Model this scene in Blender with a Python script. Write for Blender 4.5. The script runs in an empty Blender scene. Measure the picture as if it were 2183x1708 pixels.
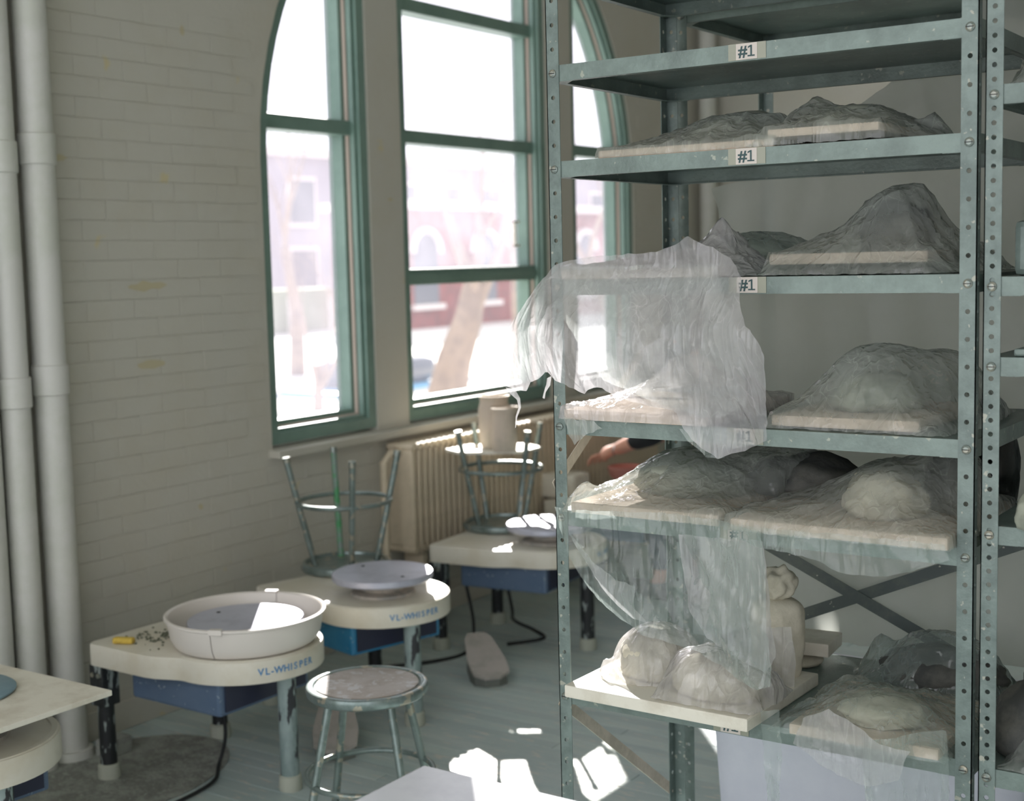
import bpy, bmesh, math, random
import numpy as np
from mathutils import Vector, Matrix, noise
PI = math.pi
random.seed(7)
C = bpy.context.scene.collection
SC = bpy.context.scene

# ------------------------------------------------------------------ camera
def make_camera():
    f, p, r, y = 2941.917, .102169786, -.024082114, .598907781
    fw = Vector((-math.sin(y)*math.cos(p), math.cos(y)*math.cos(p), -math.sin(p)))
    rt = Vector((math.cos(y), math.sin(y), 0)); up = rt.cross(fw)
    r2 = math.cos(r)*rt + math.sin(r)*up
    u2 = -math.sin(r)*rt + math.cos(r)*up
    cd = bpy.data.cameras.new('camera'); co = bpy.data.objects.new('camera', cd); C.objects.link(co)
    m = Matrix((r2, u2, -fw)).transposed().to_4x4()
    m.translation = Vector((1.61345526, -2.55189340, 1.6)); co.matrix_world = m
    cd.sensor_fit = 'HORIZONTAL'; cd.sensor_width = 36; cd.lens = f*36/2183
    cd.clip_start = .05; cd.clip_end = 300
    cd.dof.use_dof = True; cd.dof.focus_distance = 2.85; cd.dof.aperture_fstop = 3.3
    SC.camera = co
make_camera()
SC.view_settings.view_transform = 'Standard'; SC.view_settings.look = 'None'
SC.view_settings.gamma = 1; SC.view_settings.use_curve_mapping = False
SC.view_settings.exposure = 0.42
SC.cycles.transparent_max_bounces = 24
SC.cycles.max_bounces = 8
# ------------------------------------------------------------------ sky and sun
w = bpy.data.worlds.new('sky'); SC.world = w; w.use_nodes = True
bg = w.node_tree.nodes['Background']
bg.inputs[0].default_value = (.95, .95, 1.0, 1); bg.inputs[1].default_value = 1.7
sd = bpy.data.lights.new('sun', 'SUN'); so = bpy.data.objects.new('sun', sd); C.objects.link(so)
so.rotation_euler = Vector((1, -1.2, -.80)).to_track_quat('-Z', 'Y').to_euler()
so.location = (-8, 10, 9)
sd.energy = 19.0; sd.angle = math.radians(.6); sd.color = (1, .95, .88)

# ------------------------------------------------------------------ materials
MATS = {}
def L(r, g, b):
    f = lambda c: ((c/255+.055)/1.055)**2.4 if c/255 > .04045 else c/255/12.92
    return (f(r), f(g), f(b), 1)
def mat(name, col, rough=.6, metal=0, spots=None, sc=8, bump=0, bsc=40, col2=None, thr=(.45, .6), spec=.5, alpha=None, stretch=None, world=False):
    m = bpy.data.materials.new(name); m.use_nodes = True; nt = m.node_tree; N = nt.nodes; K = nt.links
    b = N['Principled BSDF']; b.inputs['Base Color'].default_value = col
    b.inputs['Roughness'].default_value = rough; b.inputs['Metallic'].default_value = metal
    b.inputs['Specular IOR Level'].default_value = spec
    tc = N.new('ShaderNodeTexCoord'); src = tc.outputs['Object']
    if world: src = N.new('ShaderNodeNewGeometry').outputs['Position']
    if stretch:
        mp = N.new('ShaderNodeMapping'); mp.inputs['Scale'].default_value = stretch
        K.new(src, mp.inputs[0]); src = mp.outputs[0]
    if col2:
        n = N.new('ShaderNodeTexNoise'); n.inputs['Scale'].default_value = sc; n.inputs['Detail'].default_value = 8; n.inputs['Roughness'].default_value = .65
        K.new(src, n.inputs['Vector'])
        cr = N.new('ShaderNodeValToRGB'); cr.color_ramp.elements[0].position = thr[0]; cr.color_ramp.elements[1].position = thr[1]
        cr.color_ramp.elements[0].color = col; cr.color_ramp.elements[1].color = col2
        K.new(n.outputs['Fac'], cr.inputs[0]); K.new(cr.outputs[0], b.inputs['Base Color'])
        if spots:
            n2 = N.new('ShaderNodeTexNoise'); n2.inputs['Scale'].default_value = spots[1]; n2.inputs['Detail'].default_value = 5
            K.new(src, n2.inputs['Vector'])
            c2 = N.new('ShaderNodeValToRGB'); c2.color_ramp.elements[0].position = spots[2]; c2.color_ramp.elements[1].position = spots[2]+.03
            c2.color_ramp.elements[0].color = (0, 0, 0, 1); c2.color_ramp.elements[1].color = (1, 1, 1, 1)
            K.new(n2.outputs['Fac'], c2.inputs[0])
            mx = N.new('ShaderNodeMix'); mx.data_type = 'RGBA'
            K.new(c2.outputs[0], mx.inputs['Factor']); K.new(cr.outputs[0], mx.inputs['A']); mx.inputs['B'].default_value = spots[0]
            K.new(mx.outputs['Result'], b.inputs['Base Color'])
    if bump:
        n3 = N.new('ShaderNodeTexNoise'); n3.inputs['Scale'].default_value = bsc; n3.inputs['Detail'].default_value = 5
        K.new(src, n3.inputs['Vector'])
        bp = N.new('ShaderNodeBump'); bp.inputs['Strength'].default_value = bump; bp.inputs['Distance'].default_value = .01
        K.new(n3.outputs['Fac'], bp.inputs['Height']); K.new(bp.outputs[0], b.inputs['Normal'])
    MATS[name] = m; return m

def film(name, opac, tint, edge=.3, gloss=1.3, crease=16, rough=.10, dirt=.10, lines=.15, bump=.34):
    """thin creased polythene: see-through, milky scatter that lets light through, glossy crumpled skin"""
    m = bpy.data.materials.new(name); m.use_nodes = True; nt = m.node_tree; N = nt.nodes; K = nt.links
    N.clear(); out = N.new('ShaderNodeOutputMaterial')
    tc = N.new('ShaderNodeTexCoord')
    def streak(sc, rot, wd, gain):
        mp = N.new('ShaderNodeMapping'); mp.inputs['Scale'].default_value = (1, 1, .16); mp.inputs['Rotation'].default_value = rot; K.new(tc.outputs['Object'], mp.inputs[0])
        n = N.new('ShaderNodeTexNoise'); n.inputs['Scale'].default_value = sc; n.inputs['Detail'].default_value = 1.5; n.inputs['Distortion'].default_value = .12; K.new(mp.outputs[0], n.inputs['Vector'])
        q = N.new('ShaderNodeMath'); q.operation = 'SUBTRACT'; q.inputs[1].default_value = .5; K.new(n.outputs['Fac'], q.inputs[0])
        q2 = N.new('ShaderNodeMath'); q2.operation = 'ABSOLUTE'; K.new(q.outputs[0], q2.inputs[0])
        r = N.new('ShaderNodeMapRange'); r.inputs['From Max'].default_value = wd; r.inputs['To Min'].default_value = gain; r.inputs['To Max'].default_value = 0; K.new(q2.outputs[0], r.inputs[0])
        return r.outputs[0]
    def add(p, q):
        m_ = N.new('ShaderNodeMath'); m_.operation = 'ADD'; K.new(p, m_.inputs[0]); K.new(q, m_.inputs[1]); return m_.outputs[0]
    n2 = N.new('ShaderNodeTexNoise'); n2.inputs['Scale'].default_value = 7; n2.inputs['Detail'].default_value = 8; n2.inputs['Roughness'].default_value = .6
    K.new(tc.outputs['Object'], n2.inputs['Vector'])
    mk = N.new('ShaderNodeMapRange'); mk.inputs['From Min'].default_value = .42; mk.inputs['From Max'].default_value = .62; K.new(n2.outputs['Fac'], mk.inputs[0])
    ls0 = add(add(streak(crease, (.5, .35, .2), .012, 1), streak(crease*1.2, (-.6, .9, .4), .012, .9)), streak(crease*1.8, (.2, -.7, .9), .014, .7))
    ln = N.new('ShaderNodeMath'); ln.operation = 'MULTIPLY'; K.new(ls0, ln.inputs[0]); K.new(mk.outputs[0], ln.inputs[1])
    bw = add(add(streak(crease*.8, (.5, .35, .2), .10, .5), streak(crease, (-.6, .9, .4), .09, .45)), streak(crease*2, (.2, -.7, .9), .08, .25))
    h2 = N.new('ShaderNodeMath'); h2.operation = 'MULTIPLY_ADD'; h2.inputs[1].default_value = .5; K.new(n2.outputs['Fac'], h2.inputs[0]); K.new(bw, h2.inputs[2])
    bp = N.new('ShaderNodeBump'); bp.inputs['Strength'].default_value = bump; bp.inputs['Distance'].default_value = .02
    K.new(h2.outputs[0], bp.inputs['Height'])
    tr = N.new('ShaderNodeBsdfTransparent'); tr.inputs[0].default_value = (.97, .985, .98, 1)
    df = N.new('ShaderNodeBsdfDiffuse'); df.inputs[0].default_value = tint; K.new(bp.outputs[0], df.inputs['Normal'])
    tl = N.new('ShaderNodeBsdfTranslucent'); tl.inputs[0].default_value = tint; K.new(bp.outputs[0], tl.inputs['Normal'])
    mx = N.new('ShaderNodeMixShader'); mx.inputs[0].default_value = .55; K.new(df.outputs[0], mx.inputs[1]); K.new(tl.outputs[0], mx.inputs[2])
    lw = N.new('ShaderNodeLayerWeight'); lw.inputs['Blend'].default_value = .3
    f1 = N.new('ShaderNodeMath'); f1.operation = 'MULTIPLY_ADD'; f1.inputs[1].default_value = edge; f1.inputs[2].default_value = opac; K.new(lw.outputs['Facing'], f1.inputs[0])
    f2 = N.new('ShaderNodeMath'); f2.operation = 'MULTIPLY_ADD'; f2.inputs[1].default_value = lines; K.new(ln.outputs[0], f2.inputs[0]); K.new(f1.outputs[0], f2.inputs[2])
    f3 = N.new('ShaderNodeMath'); f3.operation = 'MULTIPLY_ADD'; f3.use_clamp = True; f3.inputs[1].default_value = dirt; K.new(mk.outputs[0], f3.inputs[0]); K.new(f2.outputs[0], f3.inputs[2])
    body = N.new('ShaderNodeMixShader'); K.new(f3.outputs[0], body.inputs[0]); K.new(tr.outputs[0], body.inputs[1]); K.new(mx.outputs[0], body.inputs[2])
    gl = N.new('ShaderNodeBsdfGlossy'); gl.inputs['Roughness'].default_value = rough; K.new(bp.outputs[0], gl.inputs['Normal'])
    fr = N.new('ShaderNodeFresnel'); fr.inputs[0].default_value = 1.45; K.new(bp.outputs[0], fr.inputs['Normal'])
    fg = N.new('ShaderNodeMath'); fg.operation = 'MULTIPLY'; fg.inputs[1].default_value = gloss; fg.use_clamp = True; K.new(fr.outputs[0], fg.inputs[0])
    fm = N.new('ShaderNodeMath'); fm.operation = 'MINIMUM'; fm.inputs[1].default_value = .42; K.new(fg.outputs[0], fm.inputs[0])
    fin = N.new('ShaderNodeMixShader'); K.new(fm.outputs[0], fin.inputs[0]); K.new(body.outputs[0], fin.inputs[1]); K.new(gl.outputs[0], fin.inputs[2])
    K.new(fin.outputs[0], out.inputs[0]); MATS[name] = m; return m

def haze_glass(name, hz, sc=3):
    m = bpy.data.materials.new(name); m.use_nodes = True; nt = m.node_tree; N = nt.nodes; K = nt.links
    N.clear(); out = N.new('ShaderNodeOutputMaterial'); tc = N.new('ShaderNodeTexCoord')
    n = N.new('ShaderNodeTexNoise'); n.inputs['Scale'].default_value = sc; n.inputs['Detail'].default_value = 7; K.new(tc.outputs['Object'], n.inputs['Vector'])
    mr = N.new('ShaderNodeMapRange'); mr.inputs['From Min'].default_value = .3; mr.inputs['From Max'].default_value = .7
    mr.inputs['To Min'].default_value = hz*.8; mr.inputs['To Max'].default_value = hz*1.2; K.new(n.outputs['Fac'], mr.inputs[0])
    tr = N.new('ShaderNodeBsdfTransparent'); tr.inputs[0].default_value = (.62, .62, .65, 1) if hz > .1 else (.9, .9, .9, 1); tl = N.new('ShaderNodeBsdfTranslucent'); tl.inputs[0].default_value = L(215, 213, 228)  # hazier panes also get a dim tint, added to darken the view outside
    mx = N.new('ShaderNodeMixShader'); K.new(mr.outputs[0], mx.inputs[0]); K.new(tr.outputs[0], mx.inputs[1]); K.new(tl.outputs[0], mx.inputs[2])
    gl = N.new('ShaderNodeBsdfGlossy'); gl.inputs['Roughness'].default_value = .05
    m2 = N.new('ShaderNodeMixShader'); m2.inputs[0].default_value = .05; K.new(mx.outputs[0], m2.inputs[1]); K.new(gl.outputs[0], m2.inputs[2])
    K.new(m2.outputs[0], out.inputs[0]); MATS[name] = m; return m

WALL = mat('wall_paint', L(190, 188, 177), .6, world=True, col2=L(186, 182, 167), sc=3, thr=(.45, .75), spots=(L(196, 186, 150), 5, .70), bump=.15, bsc=60)
PIPE = mat('pipe_paint', L(204, 204, 198), .5, col2=L(196, 198, 188), sc=5, bump=.1, bsc=90)
RESID = mat('yellowed_residue', L(186, 178, 148), .7)
MARKS = [(.66, .83, 1.522, 1.552), (.675, .805, 1.247, 1.275), (.355, .43, 1.955, 1.975), (2.085, 2.12, 1.86, 1.872), (.93, .955, .71, .73), (.95, .97, 2.42, 2.455)]
CEIL = mat('ceiling_paint', L(215, 215, 205), .8)
GREEN = mat('window_green_paint', L(116, 142, 131), .45, col2=L(106, 132, 122), sc=4)
CREAM = mat('cream_stop_paint', L(214, 196, 184), .5)
STEEL = mat('shelf_steel_paint', L(124, 140, 134), .38, .1, col2=L(104, 118, 113), sc=9, thr=(.4, .62), spots=(L(158, 164, 152), 46, .66), bump=.12, bsc=120)
POST = mat('post_steel_paint', L(122, 137, 132), .4, .1, col2=L(100, 114, 110), sc=12, thr=(.4, .6), spots=(L(164, 166, 154), 56, .655), bump=.15, bsc=120)
BRACE = mat('brace_steel_paint', L(84, 94, 92), .55, .1, col2=L(98, 106, 100), sc=14, spots=(L(190, 190, 178), 50, .72))
BRACEL = mat('side_brace_brightened_paint', L(206, 194, 176), .6, 0, col2=L(184, 174, 156), sc=14)  # tan raised to stand in for light the side braces lack
BOLT = mat('bolt_metal', L(130, 140, 135), .35, .6, col2=L(170, 165, 150), sc=60)
FLOORM = mat('floor_board_dusty_grey', L(180, 198, 196), .45, col2=L(194, 206, 202), sc=2.2, thr=(.35, .65), spots=(L(200, 206, 200), 12, .60), bump=.12, bsc=60, stretch=(1, 5, 5))
FLOORB = mat('floor_board_worn_grey', L(170, 188, 188), .45, col2=L(186, 198, 196), sc=2.2, thr=(.35, .65), spots=(L(204, 204, 196), 12, .60), bump=.12, bsc=60, stretch=(1, 5, 5))
GAP = mat('floor_gap', L(118, 132, 132), .9)
BOARD = mat('plaster_board_edge', L(212, 194, 176), .85, col2=L(202, 184, 166), sc=14, bump=.2, bsc=80)
BOARDW = mat('white_board', L(226, 222, 208), .6, col2=L(210, 204, 188), sc=9, spots=(L(180, 160, 130), 20, .74))
TTOP = mat('wheel_table_plastic', L(214, 210, 196), .38, col2=L(206, 200, 182), sc=6)
PAN = mat('splash_pan_plastic', L(222, 216, 208), .32)
HEAD = mat('wheel_head_alloy', L(196, 198, 212), .38, .35, col2=L(178, 180, 194), sc=5)
HUBM = mat('wheel_hub_clayed', L(190, 182, 170), .7, col2=L(150, 150, 144), sc=14)
BLUE = mat('motor_box_blue', L(86, 106, 132), .4, col2=L(98, 116, 140), sc=6, thr=(.4, .7), spots=(L(150, 164, 176), 60, .65))
BLUE2 = mat('motor_box_bright_blue', L(40, 120, 165), .4, col2=L(62, 138, 176), sc=6, thr=(.4, .7), spots=(L(150, 180, 195), 60, .65))
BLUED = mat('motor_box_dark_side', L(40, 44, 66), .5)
LEGB = mat('wheel_leg_black', L(30, 33, 36), .5, col2=L(44, 48, 50), sc=20, spots=(L(150, 160, 158), 40, .55), stretch=(1, 1, .3))
LEGW = mat('wheel_leg_splashed', L(150, 166, 164), .6, col2=L(120, 138, 136), sc=10, spots=(L(48, 50, 54), 22, .54), stretch=(1, 1, .35))
FOOT = mat('rubber_foot_cream', L(176, 180, 166), .7)
STOOLM = mat('stool_galvanised', L(128, 142, 138), .34, .45, col2=L(108, 122, 118), sc=16, spots=(L(164, 160, 144), 34, .59))
STOOLR = mat('stool_rim_steel', L(134, 148, 146), .3, .55, col2=L(112, 126, 122), sc=16, spots=(L(174, 168, 152), 30, .58))
STOOLB = mat('stool_hardboard_seat', L(158, 146, 134), .42, col2=L(178, 170, 164), sc=13, thr=(.4, .6), spots=(L(190, 188, 188), 40, .56))
STOOLG = mat('green_taped_leg', L(70, 150, 96), .45, col2=L(128, 142, 138), sc=22)
CLAY = mat('grey_clay_dark', L(66, 68, 66), .8, col2=L(92, 92, 86), sc=9, bump=.6, bsc=22)
CLAYL = mat('pale_clay', L(204, 198, 180), .85, col2=L(188, 183, 164), sc=10, bump=.5, bsc=26)
CLAYG = mat('greenish_clay', L(158, 162, 148), .85, col2=L(132, 138, 126), sc=9, bump=.5, bsc=22)
BLACK = mat('black_bag_plastic', L(18, 20, 20), .3, bump=.8, bsc=14)
VASE = mat('bisque_vase', L(196, 182, 166), .7, col2=L(180, 170, 154), sc=8)
TERRA = mat('terracotta_clay', L(168, 112, 100), .7)
SPONGE = mat('yellow_sponge', L(214, 184, 84), .95, bump=.8, bsc=120)
CRUMB = mat('dried_clay_crumb', L(96, 100, 84), .95)
PEDAL = mat('pedal_grey', L(176, 170, 164), .5, col2=L(160, 156, 148), sc=12)
PEDALS = mat('pedal_side', L(110, 114, 108), .7)
CORD = mat('black_cord', L(34, 36, 38), .6)
CORDW = mat('pale_cord', L(170, 176, 162), .6)
RAD = mat('radiator_cream', L(206, 192, 168), .5, col2=L(196, 184, 160), sc=10)
PAPER = mat('label_paper', L(206, 198, 190), .7)
INK = mat('label_ink', L(58, 82, 84), .7)
TAPE = mat('clear_tape', L(150, 152, 136), .3)
LOGO = mat('blue_lettering', L(90, 140, 186), .5)
FRONT = mat('front_table_white', L(222, 224, 232), .22, col2=L(210, 212, 222), sc=4)
TWOOD = mat('table_leg_wood', L(130, 122, 108), .6)
DISC = mat('blue_grey_bat', L(120, 148, 160), .55, col2=L(134, 160, 170), sc=5)
MATD = mat('dusty_dark_mat', L(134, 136, 130), .9, col2=L(162, 166, 158), sc=12, spots=(L(160, 164, 156), 60, .60), bump=.5, bsc=80)
SHEETM = mat('backing_white_board', L(214, 216, 226), .45, spots=(L(206, 168, 110), 5, .735), col2=L(206, 208, 220), sc=3)
FILM = film('polythene_bag', .24, L(232, 238, 232), lines=.2)
FILMW = film('milky_polythene', .30, L(242, 240, 242), edge=.3, dirt=.14)
FILMT = film('torn_bag_film', .30, L(246, 243, 246), edge=.22, dirt=.16, lines=.2)
FILMC = film('clear_polythene', .18, L(215, 230, 224))
FILMS = film('hung_polythene_sheet', .86, L(204, 208, 200), edge=.05, gloss=.35, crease=3, rough=.35, dirt=.04, lines=.0, bump=.12)
SKIN = mat('skin', L(214, 160, 138), .5)
SHIRT = mat('black_shirt', L(28, 32, 34), .85)
JEANS = mat('denim', L(58, 68, 88), .85)
HAIR = mat('brown_hair', L(86, 66, 50), .6, bump=.6, bsc=90)
SHOE = mat('grey_shoe', L(90, 90, 92), .7)
SILVER = mat('silver_bracelet', L(220, 220, 220), .15, 1)
BRICKR = mat('red_brick_far', L(134, 74, 70), .85, col2=L(112, 64, 60), sc=2)
FARG = mat('far_grey_backdrop', L(150, 146, 156), .9)
TRIMW = mat('pale_stone_trim', L(214, 206, 202), .8)
PANE = mat('far_pane_dark', L(70, 78, 90), .15)
BARK = mat('bare_bark', L(138, 120, 104), .9, col2=L(118, 102, 90), sc=4)
GROUND = mat('winter_ground', L(206, 204, 200), .9, col2=L(182, 186, 176), sc=.6)
HEDGE = mat('hedge_leaves', L(118, 132, 92), .9, bump=1, bsc=6)
CARP = mat('blue_car_paint', L(70, 150, 190), .3)
ORANGE = mat('orange_barrel', L(230, 130, 90), .6)
GLASSH = haze_glass('dirty_glass', .135)
GLASSM = haze_glass('screened_glass', .17, 5)
GLASSL = haze_glass('clearer_glass', .05)

# ------------------------------------------------------------------ mesh helpers
class MB:
    def __init__(s): s.v = []; s.f = []; s.mi = []; s.flat = set()
    def add(s, vs, fs, mi=0):
        o = len(s.v); s.v += [tuple(a) for a in vs]; s.f += [tuple(i+o for i in f) for f in fs]; s.mi += [mi]*len(fs); return s
    def box(s, a, b, mi=0, M=None, bev=0):
        if bev:
            bm = bmesh.new(); bmesh.ops.create_cube(bm, size=1)
            for v in bm.verts: v.co = Vector([(a[i]+b[i])/2+v.co[i]*(b[i]-a[i]) for i in range(3)])
            bmesh.ops.bevel(bm, geom=bm.edges[:], offset=bev, segments=2, affect='EDGES', profile=.6)
            vs = [v.co.copy() for v in bm.verts]; bm.verts.index_update(); fs = [[v.index for v in f.verts] for f in bm.faces]
            bm.faces.ensure_lookup_table(); ar = sorted(range(len(fs)), key=lambda i_: -bm.faces[i_].calc_area())[:6]
            s.flat |= {len(s.f)+i_ for i_ in ar}; bm.free()
        else:
            vs = [Vector((x, y, z)) for x in (a[0], b[0]) for y in (a[1], b[1]) for z in (a[2], b[2])]
            fs = [(0, 1, 3, 2), (4, 6, 7, 5), (0, 4, 5, 1), (2, 3, 7, 6), (0, 2, 6, 4), (1, 5, 7, 3)]
        if M: vs = [M @ v for v in vs]
        return s.add(vs, fs, mi)
    def tube(s, pts, r, n=10, mi=0, cap=True):
        pts = [Vector(p) for p in pts]; rs = r if isinstance(r, (list, tuple)) else [r]*len(pts)
        vs = []; fs = []; ref = None
        for i, p in enumerate(pts):
            t = (pts[min(i+1, len(pts)-1)]-pts[max(i-1, 0)]).normalized()
            if ref is None: ref = Vector((0, 0, 1)) if abs(t.z) < .9 else Vector((1, 0, 0))
            a = t.cross(ref).normalized(); b = t.cross(a).normalized(); ref = -a.cross(t) if False else ref
            for k in range(n):
                q = 2*PI*k/n; vs.append(p+(a*math.cos(q)+b*math.sin(q))*rs[i])
        for i in range(len(pts)-1):
            for k in range(n):
                fs.append((i*n+k, i*n+(k+1) % n, (i+1)*n+(k+1) % n, (i+1)*n+k))
        if cap: fs.append(tuple(range(n))[::-1]); fs.append(tuple((len(pts)-1)*n+k for k in range(n)))
        return s.add(vs, fs, mi)
    def lathe(s, prof, n=48, c=(0, 0, 0), mi=0, M=None, a0=0, a1=2*PI):
        full = abs(a1-a0-2*PI) < 1e-6; m = n if full else n+1
        vs = []; fs = []
        for (r, z) in prof:
            for k in range(m):
                q = a0+(a1-a0)*k/n; vs.append(Vector((c[0]+r*math.cos(q), c[1]+r*math.sin(q), c[2]+z)))
        for i in range(len(prof)-1):
            for k in range(n):
                k2 = (k+1) % m
                fs.append((i*m+k, i*m+k2, (i+1)*m+k2, (i+1)*m+k))
        if M: vs = [M @ v for v in vs]
        return s.add(vs, fs, mi)
    def prism(s, poly, z0, z1, mi=0, M=None):
        n = len(poly); vs = [Vector((p[0], p[1], z0)) for p in poly]+[Vector((p[0], p[1], z1)) for p in poly]
        fs = [tuple(range(n))[::-1], tuple(range(n, 2*n))]+[(i, (i+1) % n, n+(i+1) % n, n+i) for i in range(n)]
        if M: vs = [M @ v for v in vs]
        return s.add(vs, fs, mi)
    def build(s, name, mats, parent=None, smooth=False, auto=None):
        me = bpy.data.meshes.new(name); me.from_pydata(s.v, [], s.f)
        for m in (mats if isinstance(mats, (list, tuple)) else [mats]): me.materials.append(m)
        me.polygons.foreach_set('material_index', s.mi)
        bm = bmesh.new(); bm.from_mesh(me)
        bmesh.ops.recalc_face_normals(bm, faces=bm.faces[:])
        if smooth or auto:
            for f in bm.faces: f.smooth = True
        if auto and s.flat:
            bm.faces.ensure_lookup_table()
            for i_ in s.flat: bm.faces[i_].smooth = False
        if auto:
            lim = math.radians(auto)
            for e in bm.edges:
                if len(e.link_faces) == 2 and e.calc_face_angle(0) > lim: e.smooth = False
        bm.to_mesh(me); bm.free()
        o = bpy.data.objects.new(name, me); C.objects.link(o)
        if parent: o.parent = parent
        return o
def tag(o, label=None, cat=None, group=None, kind=None):
    for k, v in (('label', label), ('category', cat), ('group', group), ('kind', kind)):
        if v: o[k] = v
    return o
def thing(name, label, cat, loc=(0, 0, 0), rz=0, group=None):
    o = bpy.data.objects.new(name, None); C.objects.link(o); o.location = loc; o.rotation_euler = (0, 0, rz)
    o.empty_display_size = .1
    return tag(o, label, cat, group)
def link_copy(o, parent, loc=None):
    c = o.copy(); C.objects.link(c); c.parent = parent
    if loc is not None: c.location = loc
    return c
def copy_tree(o, parent=None):
    c = o.copy(); C.objects.link(c); c.parent = parent
    for ch in [x for x in C.objects if x.parent == o]: copy_tree(ch, c)
    return c

# ------------------------------------------------------------------ room shell
XW = -2.17; AC, AR, AZ = 2.785, 1.455, 2.0; SILL = .885; YB = 5.15; ZC = 3.9
LIGHTS = [(1.33, 1.975), (2.19, 3.36), (3.60, 4.24)]
def arch(y, inset=0):
    d = (AR-inset)**2-(y-AC)**2
    return AZ+math.sqrt(max(d, 0))
def wall_left():
    m = MB(); x0, x1 = XW-.0026, XW-.16
    ys = [-4.5, .0]
    for a, b in LIGHTS:
        n = 14; ys += [a+(b-a)*(1-math.cos(PI*i/n))/2 for i in range(n+1)]
    ys += [YB+.2]; ys = sorted(set(round(y, 5) for y in ys))
    def inside(y): return any(a+1e-6 < y < b-1e-6 for a, b in LIGHTS)
    for X in (x0, x1):
        for a, b in zip(ys, ys[1:]):
            mid = (a+b)/2
            if inside(mid):
                m.add([(X, a, 0), (X, b, 0), (X, b, SILL), (X, a, SILL)], [(0, 1, 2, 3)])
                m.add([(X, a, arch(a)), (X, b, arch(b)), (X, b, ZC), (X, a, ZC)], [(0, 1, 2, 3)])
            else: m.add([(X, a, 0), (X, b, 0), (X, b, ZC), (X, a, ZC)], [(0, 1, 2, 3)])
    for a, b in LIGHTS:
        pts = [(y, arch(y)) for y in ys if a-1e-6 <= y <= b+1e-6]
        loop = [(a, SILL)]+pts+[(b, SILL)]
        for p, q in zip(loop, loop[1:]+loop[:1]):
            m.add([(x0, p[0], p[1]), (x0, q[0], q[1]), (x1, q[0], q[1]), (x1, p[0], p[1])], [(0, 1, 2, 3)])
    return m.build('wall_left', WALL)
wl = tag(wall_left(), 'painted brick wall with the tall arched window', kind='structure')
del wl['label']
# bricks of the wall, painted over
bm0 = MB(); bm0.box((-.008, -.1022, -.0328), (.0, .1022, .0328), bev=.0022)
brick0 = None; nb = 0; rest = MB()
for pas in range(2):
    for row in range(39):
        z = .037+row*.0677
        for k in range(24):
            y = -.35+k*.2065+(.103 if row % 2 else 0)
            lo, hi = y-.1, y+.1
            if hi > 1.31 and lo < 4.27:
                if z+.034 > SILL-.03:
                    if hi < 1.325+AR and z-.03 > AZ:
                        if math.hypot(hi-AC, z-.03-AZ) < AR+.02 or hi > 2.2: continue
                    else: continue
            if y > 4.5: continue
            if row > 36: continue
            near = y < 1.4
            if near != (pas == 0): continue
            dx = random.uniform(-.0006, .0006); rx = random.uniform(-.0008, .0008)
            if nb < 296 and near:
                if brick0 is None: brick0 = bm0.build('brick', WALL, wl, auto=40); o = brick0
                else: o = link_copy(brick0, wl)
                o.location = (XW+dx*.4, y, z); nb += 1
            else:
                rest.box((XW-.008+dx, y-.1020, z-.0326), (XW+dx, y+.1020, z+.0326), bev=.0022)
rb = rest.build('brick_rest', WALL, wl, auto=40); rb['kind'] = 'stuff'

wb = MB(); wb.box((XW-.16, YB, 0), (4.8, YB+.2, ZC)); tag(wb.build('wall_back', WALL), kind='structure')
wr = MB(); wr.box((4.6, -4.5, 0), (4.8, YB, ZC)); tag(wr.build('wall_right', WALL), kind='structure')
ce = MB(); ce.box((XW-.16, -4.5, ZC), (4.8, YB+.2, ZC+.15)); tag(ce.build('ceiling', CEIL), kind='structure')
fl = MB(); fl.box((XW-.16, -4.5, -.2), (4.8, YB+.2, -.006)); floor = tag(fl.build('floor', GAP), kind='structure')
# floor boards run along X
k = 0; y = -.75
while y < 4.6:
    wdt = .057
    m = MB(); cut = random.uniform(-1.2, .6)
    for (a, b) in ((XW, cut-.001), (cut+.001, 2.2)):
        mm = MB(); mm.box((a, y+.0012, -.0058), (b, y+wdt-.0012, random.uniform(-.0006, .0004)), bev=.0012)
        o = mm.build('floor_board', FLOORM if random.random() < .5 else FLOORB, floor)
    y += wdt; k += 1
m = MB(); m.box((XW, -4.5, -.0058), (4.6, -.75, 0)); m.box((2.2, -.75, -.0058), (4.6, YB, 0)); m.box((XW, y, -.0058), (2.2, YB, 0))
o = m.build('floor_far_boards', FLOORM, floor); o['kind'] = 'stuff'
m = MB(); m.box((XW, -.2, 0), (XW+.012, YB, .10), bev=.003); tag(m.build('baseboard_left', WALL), kind='structure')

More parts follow.
